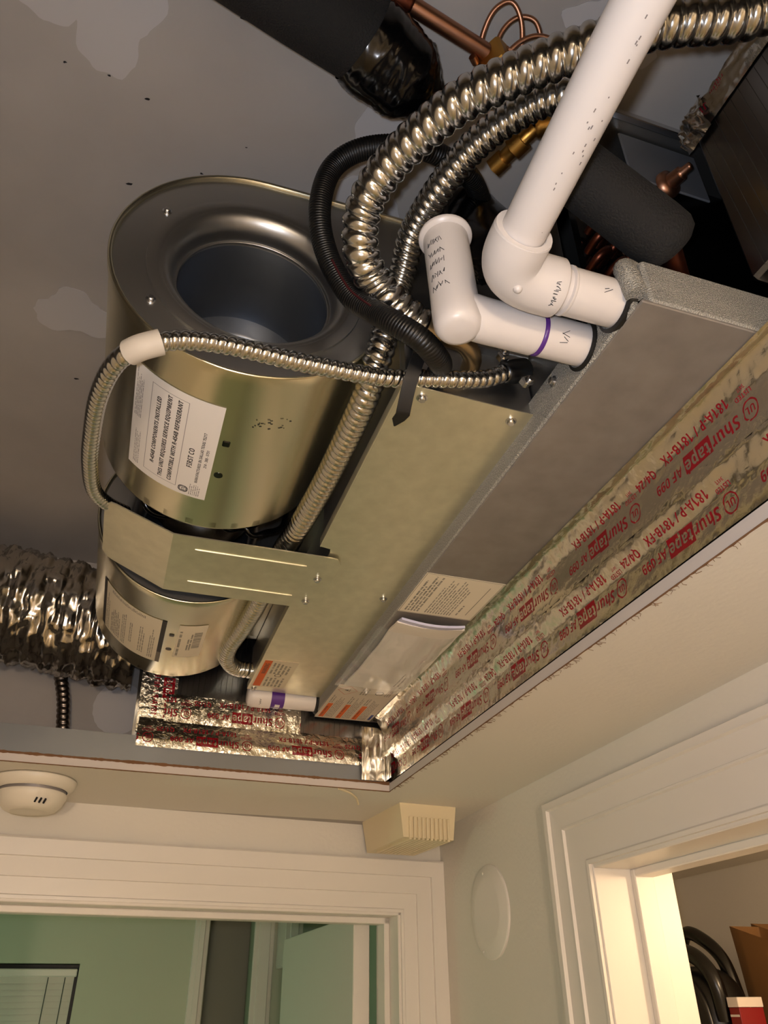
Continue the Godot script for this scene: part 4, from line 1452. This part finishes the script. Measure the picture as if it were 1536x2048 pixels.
	conduit(b, [V(0.302, 2.672, -0.512), V(0.262, 2.648, -0.468), V(0.204, 2.637, -0.448), V(0.145, 2.640, -0.466), V(0.110, 2.621, -0.489), V(0.1012, 2.5644, -0.505), V(0.1150, 2.5150, -0.520), V(0.1409, 2.4652, -0.522), V(0.1619, 2.4362, -0.510), V(0.1800, 2.4080, -0.494), V(0.2039, 2.3900, -0.490), V(0.2258, 2.3895, -0.506), V(0.2420, 2.406, -0.532), V(0.247, 2.414, -0.556)], 0.0122, 0.0030, 0.07, 18)
	var ho := thing("loom_hose", "black corrugated hose looping in front of the near blower inlet", "hose")
	part("hose_body", b, M.loom, ho)
	b = MB.new()
	b.tube(smooth([V(0.1180, 2.497, -0.510), V(0.137, 2.4605, -0.5105), V(0.157, 2.4305, -0.4995)], 0.005), 0.0012, 8)
	part("red_stripe", b, mat(Color(0.22, 0.03, 0.045), 0.5), ho, "red wire showing in the split")
	# strap
	var stp := thing("cable_tie", "wide black cable tie hanging over the thin conduit with a pointed end", "strap")
	b = MB.new()
	var path := [V(0.228, 2.462, -0.552), V(0.224, 2.436, -0.540), V(0.2165, 2.408, -0.524), V(0.211, 2.388, -0.526), V(0.2085, 2.374, -0.535), V(0.2085, 2.362, -0.548), V(0.2095, 2.354, -0.560)]
	var rows := []
	for p in smooth(path, 0.004):
		rows.append(PackedVector3Array([p + V(-0.0072, 0, 0), p + V(0.0072, 0, 0)]))
	var last: Vector3 = rows[-1][0] + V(0.0072, 0, 0)
	rows.append(PackedVector3Array([last + V(-0.0085, -0.001, -0.008), last + V(0.0045, -0.001, -0.008)]))
	rows.append(PackedVector3Array([last + V(-0.0030, -0.001, -0.019), last + V(-0.0020, -0.001, -0.019)]))
	b.sheet(rows, 0.0016, V(0, -0.7, 0.7))
	part("strap", b, M.rubber, stp)
	b = MB.new()
	b.box(V(0.228, 2.467, -0.553), V(0.020, 0.014, 0.012), 0.002)
	part("buckle", b, M.rubber, stp)

# ---------------------------------------------------------------- refrigerant lines
func build_refrigerant():
	var sl := thing("suction_line", "thick black foam insulated pipe entering from the top with a shiny taped end", "pipe")
	var b := MB.new()
	b.tube(PackedVector3Array([V(-1.0, 2.732, -0.12), V(-0.32, 2.722, -0.285), V(0.042, 2.703, -0.373), V(0.125, 2.70, -0.392)]), 0.044, 40)
	part("foam_sleeve", b, M.insul, sl)
	b = MB.new()
	var rows := []
	var fn := FastNoiseLite.new()
	fn.seed = 3; fn.frequency = 1.0
	for i in 31:
		var u := i / 30.0
		var c := V(0.112, 2.70, -0.389).lerp(V(0.205, 2.690, -0.425), u)
		var ax := V(0.093, -0.01, -0.036).normalized()
		var x := ax.cross(V(0, 1, 0)).normalized()
		var yv := ax.cross(x)
		var row := PackedVector3Array()
		for j in 41:
			var a := TAU * (j % 40) / 40.0
			var r := (0.0465 + 0.002 * sin(u * 9.0)) * (1.0 - 0.55 * smoothstep(0.55, 1.0, u)) + 0.003 * fn.get_noise_3d(u * 14.0, cos(a) * 2.0 + u * 6.0, sin(a) * 2.0)
			row.append(c + (x * cos(a) + yv * sin(a)) * r)
		rows.append(row)
	b.grid(rows, true)
	b.disc(V(0.205, 2.690, -0.425), rows[30], V(1, 0, -0.3))
	part("tape_wrap", b, M.gloss_black, sl, "glossy black tape wrap")
	# liquid line
	var ll := thing("liquid_line", "copper pipe running into a square brass valve with thin copper loops", "pipe")
	b = MB.new()
	b.tube(PackedVector3Array([V(-1.0, 2.762, 0.03), V(-0.06, 2.748, -0.283), V(0.135, 2.727, -0.350), V(0.247, 2.72, -0.370)]), 0.0092, 20)
	part("copper_pipe", b, M.copper, ll)
	b = MB.new()
	b.lathe(V(0.118, 2.7277, -0.347), V(0.195, -0.008, -0.035), [Vector2(0.009, 0.0), Vector2(0.0125, 0.004), Vector2(0.0120, 0.02), Vector2(0.0125, 0.034), Vector2(0.009, 0.038)], 18)
	part("solder_joint", b, M.old_copper, ll, "dull soldered joint")
	b = MB.new()
	b.box(V(0.259, 2.716, -0.375), V(0.030, 0.032, 0.034), 0.003, Basis(V(0, 1, 0), 0.5) * Basis(V(0, 0, 1), 0.3))
	b.lathe(V(0.262, 2.71, -0.378), V(0.4, -1, -0.3), [Vector2(0.013, 0.0), Vector2(0.013, 0.026), Vector2(0.013, 0.026), Vector2(0.009, 0.03), Vector2(0, 0.03)], 6)
	part("brass_valve", b, M.brass, ll)
	for q in [[V(0.244, 2.728, -0.378), V(0.240, 2.738, -0.362), V(0.244, 2.748, -0.340), V(0.258, 2.752, -0.328), V(0.272, 2.746, -0.335), V(0.282, 2.735, -0.352), V(0.285, 2.722, -0.372)], [V(0.256, 2.728, -0.372), V(0.260, 2.742, -0.352), V(0.272, 2.748, -0.338), V(0.290, 2.746, -0.335), V(0.303, 2.738, -0.348), V(0.310, 2.724, -0.368)], [V(0.268, 2.722, -0.366), V(0.280, 2.730, -0.352), V(0.296, 2.734, -0.343), V(0.315, 2.732, -0.342), V(0.335, 2.722, -0.352), V(0.35, 2.70, -0.37)]]:
		b = MB.new()
		b.tube(smooth(q, 0.003), 0.0028, 10)
		part("capillary_tube", b, M.copper, ll)
	b = MB.new()
	b.lathe(V(0.266, 2.722, -0.368), V(0.5, 0.4, 0.7), [Vector2(0.0045, 0), Vector2(0.0045, 0.009), Vector2(0.0045, 0.009), Vector2(0.0, 0.009)], 8)
	b.lathe(V(0.238, 2.712, -0.38), V(-0.6, -0.1, 0.5), [Vector2(0.0045, 0), Vector2(0.0045, 0.009), Vector2(0.0045, 0.009), Vector2(0.0, 0.009)], 8)
	part("tube_nut", b, M.copper, ll)
	# brass nuts lower down
	var bf := thing("brass_fitting", "row of brass nuts behind the second conduit", "fitting")
	b = MB.new()
	b.lathe(V(0.336, 2.69, -0.405), V(-0.55, -0.15, -0.25), [Vector2(0.0, -0.012), Vector2(0.010, -0.012), Vector2(0.0135, -0.006), Vector2(0.0135, 0.014), Vector2(0.010, 0.018)], 20)
	part("round_cap", b, M.brass, bf)
	b = MB.new()
	b.lathe(V(0.324, 2.686, -0.412), V(-0.35, -0.05, -0.8), [Vector2(0.009, 0.0), Vector2(0.009, 0.018), Vector2(0.014, 0.018), Vector2(0.014, 0.018), Vector2(0.014, 0.034), Vector2(0.014, 0.034), Vector2(0.0095, 0.036), Vector2(0.0095, 0.048), Vector2(0.0095, 0.048), Vector2(0.0125, 0.048), Vector2(0.0125, 0.048), Vector2(0.0125, 0.064), Vector2(0.0125, 0.064), Vector2(0, 0.066)], 6)
	part("hex_nuts", b, M.brass, bf)
	# black rubber parts at the open end
	var bl := thing("rubber_boot", "glossy black rubber wrapped lump between the conduits and the white riser", "fitting")
	b = MB.new()
	rows = []
	for i in 25:
		var u := PI * i / 24.0
		var row := PackedVector3Array()
		for j in 37:
			var a := TAU * (j % 36) / 36.0
			var k := 1.0 + 0.08 * fn.get_noise_3d(cos(a) * 2.0, sin(a) * 2.0, u * 2.0)
			row.append(V(0.292, 2.632, -0.528) + V(sin(u) * cos(a) * 0.062, cos(u) * 0.078, sin(u) * sin(a) * 0.034) * k)
		rows.append(row)
	b.grid(rows, true)
	part("boot_body", b, M.gloss_black, bl)
	b = MB.new()
	b.tube(smooth([V(0.292, 2.705, -0.50), V(0.262, 2.69, -0.485), V(0.244, 2.65, -0.482), V(0.240, 2.60, -0.492), V(0.250, 2.55, -0.51)], 0.006), 0.0055, 10)
	part("cable", b, M.loom, bl)
	# foam covered pipe on the right
	var fp := thing("insulated_pipe", "black foam covered pipe slanting down behind the white pipe to the pan", "pipe")
	b = MB.new()
	b.tube(PackedVector3Array([V(0.278, 2.508, -0.341), V(0.290, 2.501, -0.342), V(0.380, 2.446, -0.349), V(0.394, 2.438, -0.350), V(0.400, 2.434, -0.3505), V(0.402, 2.433, -0.351)]), [0.026, 0.029, 0.030, 0.029, 0.025, 0.018], 36)
	part("foam_sleeve", b, M.insul, fp)
	b = MB.new()
	b.tube(PackedVector3Array([V(0.395, 2.437, -0.352), V(0.425, 2.43, -0.380)]), 0.011, 16)
	part("copper_end", b, M.old_copper, fp, "copper pipe end")

# ---------------------------------------------------------------- things on the hall walls
func build_hall_things():
	var sd := thing("smoke_detector", "round cream smoke detector on the hall ceiling above the front door", "smoke detector")
	var o := V(-0.150, HS, -1.612)
	var b := MB.new()
	b.lathe(o, V(0, -1, 0), [Vector2(0, 0), Vector2(0.0725, 0.0), Vector2(0.0735, 0.004), Vector2(0.071, 0.013), Vector2(0.064, 0.019), Vector2(0.060, 0.0205)], 64)
	part("base", b, M.white_plastic, sd)
	b = MB.new()
	b.lathe(o, V(0, -1, 0), [Vector2(0.058, 0.019), Vector2(0.058, 0.0255)], 64)
	part("silver_band", b, M.silver, sd, "narrow silver band")
	b = MB.new()
	b.lathe(o, V(0, -1, 0), [Vector2(0.0585, 0.025), Vector2(0.0605, 0.0265), Vector2(0.0595, 0.033), Vector2(0.055, 0.044), Vector2(0.046, 0.054), Vector2(0.035, 0.0585), Vector2(0.032, 0.0570), Vector2(0.0, 0.0575)], 64)
	part("cover", b, M.white_plastic, sd)
	for k in 3:
		b = MB.new()
		b.box(o + V(0.012 + k * 0.0075, -0.0455 - 0.0008 * k, 0.0515), V(0.0034, 0.010, 0.004), 0.0008, Basis(V(1, 0, 0), 0.75) * Basis(V(0, 0, 1), -0.35))
		part("slot", b, M.ink, sd)

	var ch := thing("alarm_box", "ivory ribbed plastic box on the hall ceiling in the corner", "alarm")
	b = MB.new()
	var bs := Basis(V(0, 1, 0), deg_to_rad(4.5))
	var c0 := V(0.632, HS, -1.602)
	# body: a hopper narrowing downwards
	var top := [V(-0.066, 0, 0), V(0.066, 0, 0), V(0.066, 0, -0.215), V(-0.066, 0, -0.215)]
	var bot := [V(-0.058, -0.067, -0.002), V(0.058, -0.067, -0.002), V(0.058, -0.067, -0.205), V(-0.058, -0.067, -0.205)]
	for k in 4:
		var q := (k + 1) % 4
		b.quad(c0 + bs * top[k], c0 + bs * top[q], c0 + bs * bot[q], c0 + bs * bot[k], bs * (top[k] + top[q]) * 0.5 - bs * V(0, 0, -0.107))
	b.quad(c0 + bs * bot[0], c0 + bs * bot[1], c0 + bs * bot[2], c0 + bs * bot[3], V(0, -1, 0))
	part("body", b, M.ivory, ch)
	for k in 10:
		b = MB.new()
		var x := -0.046 + k * 0.0098
		b.box(c0 + bs * V(x + 0.0028, -0.047, 0.0008), V(0.0052, 0.042, 0.0065), 0.001, bs * Basis(V(1, 0, 0), 0.03))
		b.box(c0 + bs * V(x + 0.0028, -0.0682, -0.088), V(0.0052, 0.0065, 0.180), 0.001, bs)
		part("rib", b, M.ivory, ch)

	var rp := thing("cover_plate", "round white blank cover plate on the right hall wall", "plate")
	b = MB.new()
	b.lathe(V(XR, 2.02, -1.595), V(-1, 0, 0), [Vector2(0.0865, 0.0), Vector2(0.0865, 0.003), Vector2(0.0865, 0.003), Vector2(0.084, 0.0055), Vector2(0.062, 0.010), Vector2(0.055, 0.0105), Vector2(0.0, 0.0105)], 64)
	part("disc", b, M.trim, rp)
	for q in [[0.07, -0.01], [-0.07, -0.03]]:
		b = MB.new()
		b.lathe(V(XR - 0.0085, 2.02 + q[0], -1.595 + q[1]), V(-1, 0.1, 0), [Vector2(0.003, 0), Vector2(0.0028, 0.0012), Vector2(0, 0.0014)], 12)
		part("screw", b, M.trim, rp)

# ---------------------------------------------------------------- rooms seen through the doors
func build_far_rooms():
	# far room
	var b := MB.new()
	var zf := -3.6
	b.bar(V(-1.5, 0, zf - 0.1), V(-0.80, 2.44, zf))
	b.bar(V(-0.80, 0, zf - 0.1), V(-0.03, 1.0, zf))
	b.bar(V(-0.80, 2.015, zf - 0.1), V(-0.03, 2.44, zf))
	b.bar(V(-0.03, 0, zf - 0.1), V(0.445, 2.44, zf))
	b.bar(V(0.63, 0, zf - 0.1), V(1.5, 2.44, zf))
	b.bar(V(0.445, 2.34, zf - 0.1), V(0.63, 2.44, zf))
	struct("wall_far_back", b, M.sage, "wall of the far room with window and narrow passage")
	b = MB.new()
	b.bar(V(-1.6, 0, -3.7), V(-1.5, 2.44, -1.9))
	struct("wall_far_left", b, M.sage, "left wall of the far room")
	b = MB.new()
	b.bar(V(1.0, 0, -3.7), V(1.1, 2.44, -1.9))
	struct("wall_far_right", b, M.sage, "right wall of the far room")
	b = MB.new()
	b.bar(V(-1.6, HS, -2.0), V(1.1, 2.44, -1.90))
	b.bar(V(-1.6, 0, -2.0), V(-0.75, HS, -1.90))
	b.bar(V(0.89, 0, -2.0), V(1.1, HS, -1.90))
	struct("wall_far_front", b, M.sage, "near wall of the far room above the door")
	b = MB.new()
	b.bar(V(-1.6, 2.44, -4.9), V(1.5, 2.5, -1.9))
	struct("ceiling_far", b, M.paint, "ceiling of the far room")
	b = MB.new()
	b.bar(V(0.1, 0, -4.8), V(1.0, 2.44, -4.7))
	b.bar(V(0.1, 0, -4.7), V(0.2, 2.44, -3.7))
	b.bar(V(0.9, 0, -4.7), V(1.0, 2.44, -3.7))
	struct("wall_passage", b, M.sage, "walls of the unlit passage beyond the far room")
	b = MB.new()
	for q in [[0.385, 0.445, 0.02], [0.628, 0.712, 0.02]]:
		b.bar(V(q[0], 0, zf), V(q[1], 2.40, zf + q[2]), 0.004)
		b.bar(V(q[0] + 0.018, 0, zf + q[2]), V(q[1] - 0.018, 2.40, zf + q[2] + 0.008), 0.003)
	b.bar(V(0.385, 2.34, zf), V(0.712, 2.40, zf + 0.02), 0.004)
	struct("trim_5", b, M.trim, "casing around the passage in the far room")
	b = MB.new()
	b.bar(V(0.725, 2.00, zf), V(0.80, 2.44, zf + 0.16), 0.004)
	b.bar(V(0.745, 2.00, zf + 0.16), V(0.78, 2.44, zf + 0.168), 0.003)
	struct("trim_6", b, M.trim, "boxed corner beside the passage in the far room")
	# window with blind
	b = MB.new()
	var wf := [V(-0.80, 1.0, 0), V(-0.03, 2.015, 0)]
	b.bar(V(-0.80, 1.0, zf - 0.09), V(-0.03, 2.015, zf - 0.085))
	var wo := struct("window_1", b, mat(Color(0.10, 0.12, 0.12), 0.1), "dark window pane behind the blind in the far room")
	b = MB.new()
	b.bar(V(-0.80, 1.985, zf - 0.085), V(-0.03, 2.015, zf - 0.06), 0.002)
	b.bar(V(-0.055, 1.0, zf - 0.085), V(-0.03, 1.985, zf - 0.06), 0.002)
	b.bar(V(-0.80, 1.0, zf - 0.085), V(-0.775, 1.985, zf - 0.06), 0.002)
	part("window_frame", b, mat(Color(0.10, 0.11, 0.10), 0.5), wo)
	var bl := thing("window_blind", "pale slatted blind in the window of the far room", "blind")
	b = MB.new()
	b.bar(V(-0.785, 1.972, zf - 0.05), V(-0.035, 1.998, zf - 0.012), 0.003)
	part("head_rail", b, M.trim, bl)
	var slat := MB.new()
	slat.box(V(0, 0, 0), V(0.735, 0.0012, 0.024), 0.0, Basis(Vector3(1, 0, 0), 1.25))
	var sm := slat.mesh()
	for k in 46:
		var s := MeshInstance3D.new()
		s.name = "slat"
		s.mesh = sm
		s.material_override = M.trim
		bl.add_child(s, true)
		s.position = V(-0.41, 1.962 - k * 0.0195, zf - 0.032)
	for x in [-0.135, -0.075]:
		b = MB.new()
		b.tube(PackedVector3Array([V(x, 1.97, zf - 0.014), V(x - 0.004, 1.30, zf - 0.014)]), 0.002, 6)
		part("cord", b, mat(Color(0.3, 0.32, 0.3), 0.7), bl)
	# open door
	var d := thing("open_door", "white door standing open inside the far room at the right jamb", "door")
	d.position = V(0.6405, 0.0, -1.985)
	d.rotation.y = deg_to_rad(0.5)
	b = MB.new()
	b.bar(V(-0.058, 0.01, -0.76), V(-0.018, 2.045, 0.0), 0.002)
	part("door_leaf", b, M.trim, d)
	for y in [0.3, 1.0, 1.70]:
		b = MB.new()
		b.lathe(V(-0.012, y, 0.004), V(0, 1, 0), [Vector2(0, 0), Vector2(0.006, 0), Vector2(0.006, 0), Vector2(0.006, 0.08), Vector2(0.006, 0.08), Vector2(0, 0.08)], 12)
		part("hinge", b, M.zinc, d)

	# closet on the right
	b = MB.new()
	b.bar(V(1.70, 0, -2.3), V(1.8, 2.19, 0.2))
	struct("wall_closet_right", b, M.paint, "far wall of the lit closet")
	b = MB.new()
	b.bar(V(0.89, 0, -2.4), V(1.8, 2.19, -2.3))
	struct("wall_closet_front", b, M.paint, "end wall of the lit closet")
	b = MB.new()
	b.bar(V(0.89, 0, 0.1), V(1.7, 2.19, 0.2))
	struct("wall_closet_back", b, M.paint, "near wall of the lit closet")
	b = MB.new()
	b.bar(V(0.89, 2.19, -2.4), V(1.8, 2.25, 0.2))
	struct("ceiling_closet", b, M.paint, "ceiling of the lit closet")
	b = MB.new()
	b.bar(V(1.12, 1.655, -2.3), V(1.70, 1.675, -1.05), 0.002)
	single("closet_shelf", b, M.trim, "white shelf across the closet that carries the bags", "shelf")
	# black bag with handle
	var bag := thing("black_bag", "glossy black round bag with curved handle on the closet shelf", "bag")
	b = MB.new()
	var rows := []
	for i in 33:
		var u := PI * i / 32.0
		var row := PackedVector3Array()
		for j in 41:
			var a := TAU * (j % 40) / 40.0
			var sx := signf(cos(a)) * pow(absf(cos(a)), 0.7)
			var sz := signf(sin(a)) * pow(absf(sin(a)), 0.7)
			var cy := signf(cos(u)) * pow(absf(cos(u)), 0.75)
			row.append(V(1.30, 1.803, -1.70) + V(pow(sin(u), 0.7) * sx * 0.072, cy * 0.128, pow(sin(u), 0.7) * sz * 0.118))
		rows.append(row)
	b.grid(rows, true)
	part("bag_body", b, mat(Color(0.05, 0.05, 0.05), 0.35), bag)
	b = MB.new()
	b.tube(smooth([V(1.245, 1.80, -1.60), V(1.243, 1.865, -1.612), V(1.243, 1.905, -1.65), V(1.243, 1.918, -1.71), V(1.245, 1.90, -1.77), V(1.245, 1.82, -1.80)], 0.006), 0.006, 10)
	part("piping", b, mat(Color(0.09, 0.085, 0.08), 0.3), bag)
	b = MB.new()
	b.tube(smooth([V(1.27, 1.83, -1.590), V(1.26, 1.895, -1.585), V(1.255, 1.935, -1.61), V(1.255, 1.957, -1.66), V(1.258, 1.964, -1.72), V(1.262, 1.95, -1.78), V(1.27, 1.87, -1.82)], 0.006), 0.0165, 12)
	part("handle", b, mat(Color(0.035, 0.035, 0.035), 0.25), bag, "curved black handle")
	b = MB.new()
	b.tube(smooth([V(1.35, 1.86, -1.63), V(1.345, 1.94, -1.65), V(1.34, 1.985, -1.70), V(1.34, 1.998, -1.76), V(1.345, 1.93, -1.81)], 0.006), 0.015, 12)
	part("handle", b, mat(Color(0.035, 0.035, 0.035), 0.25), bag, "second curved black handle")
	# brown paper bags
	for k in 2:
		var pb := thing("paper_bag", ["brown paper bag with a pointed front corner on the closet shelf", "second brown paper bag standing just behind the front one"][k], "bag", "brown paper bags in the closet")
		b = MB.new()
		var x0 := 1.39 + 0.11 * k
		var zz := -1.648 - 0.055 * k
		var hgt := 0.335 + 0.012 * k
		var ring_lo := [V(x0, 0, zz), V(x0, 0, zz + 0.30), V(x0 + 0.085, 0, zz + 0.30), V(x0 + 0.085, 0, zz)]
		var rws := []
		for i in 13:
			var u := i / 12.0
			var row := PackedVector3Array()
			for j in 41:
				var f := fposmod(j / 40.0 * 4.0, 4.0)
				var s := int(f) % 4
				var p: Vector3 = ring_lo[s].lerp(ring_lo[(s + 1) % 4], f - int(f))
				var along := (p.z - zz) / 0.30
				var rim := hgt - 0.10 * clampf(along, 0, 1) * u
				row.append(V(p.x + 0.012 * sin(PI * u) * (0.5 - (p.x - x0) / 0.085), 1.675 + rim * u, p.z - 0.012 * u * (1.0 - along)))
			rws.append(row)
		b.grid(rws, true)
		var pm := mat(Color(0.47, 0.33, 0.17), 0.75)
		part("paper_wall", b, pm, pb)
	# red and white carton
	var rc := thing("red_box", "small red and white carton between the black bag and paper bag", "box")
	b = MB.new()
	b.bar(V(1.265, 1.675, -1.566), V(1.325, 1.852, -1.535), 0.001)
	part("carton", b, mat(Color(0.50, 0.05, 0.06), 0.4), rc)
	b = MB.new()
	b.bar(V(1.264, 1.8525, -1.567), V(1.326, 1.870, -1.534), 0.001)
	part("lid", b, mat(Color(0.88, 0.84, 0.80), 0.4), rc, "white lid")
	b = MB.new()
	b.bar(V(1.2638, 1.836, -1.564), V(1.2642, 1.840, -1.537))
	part("white_stripe", b, mat(Color(0.88, 0.84, 0.80), 0.4), rc)
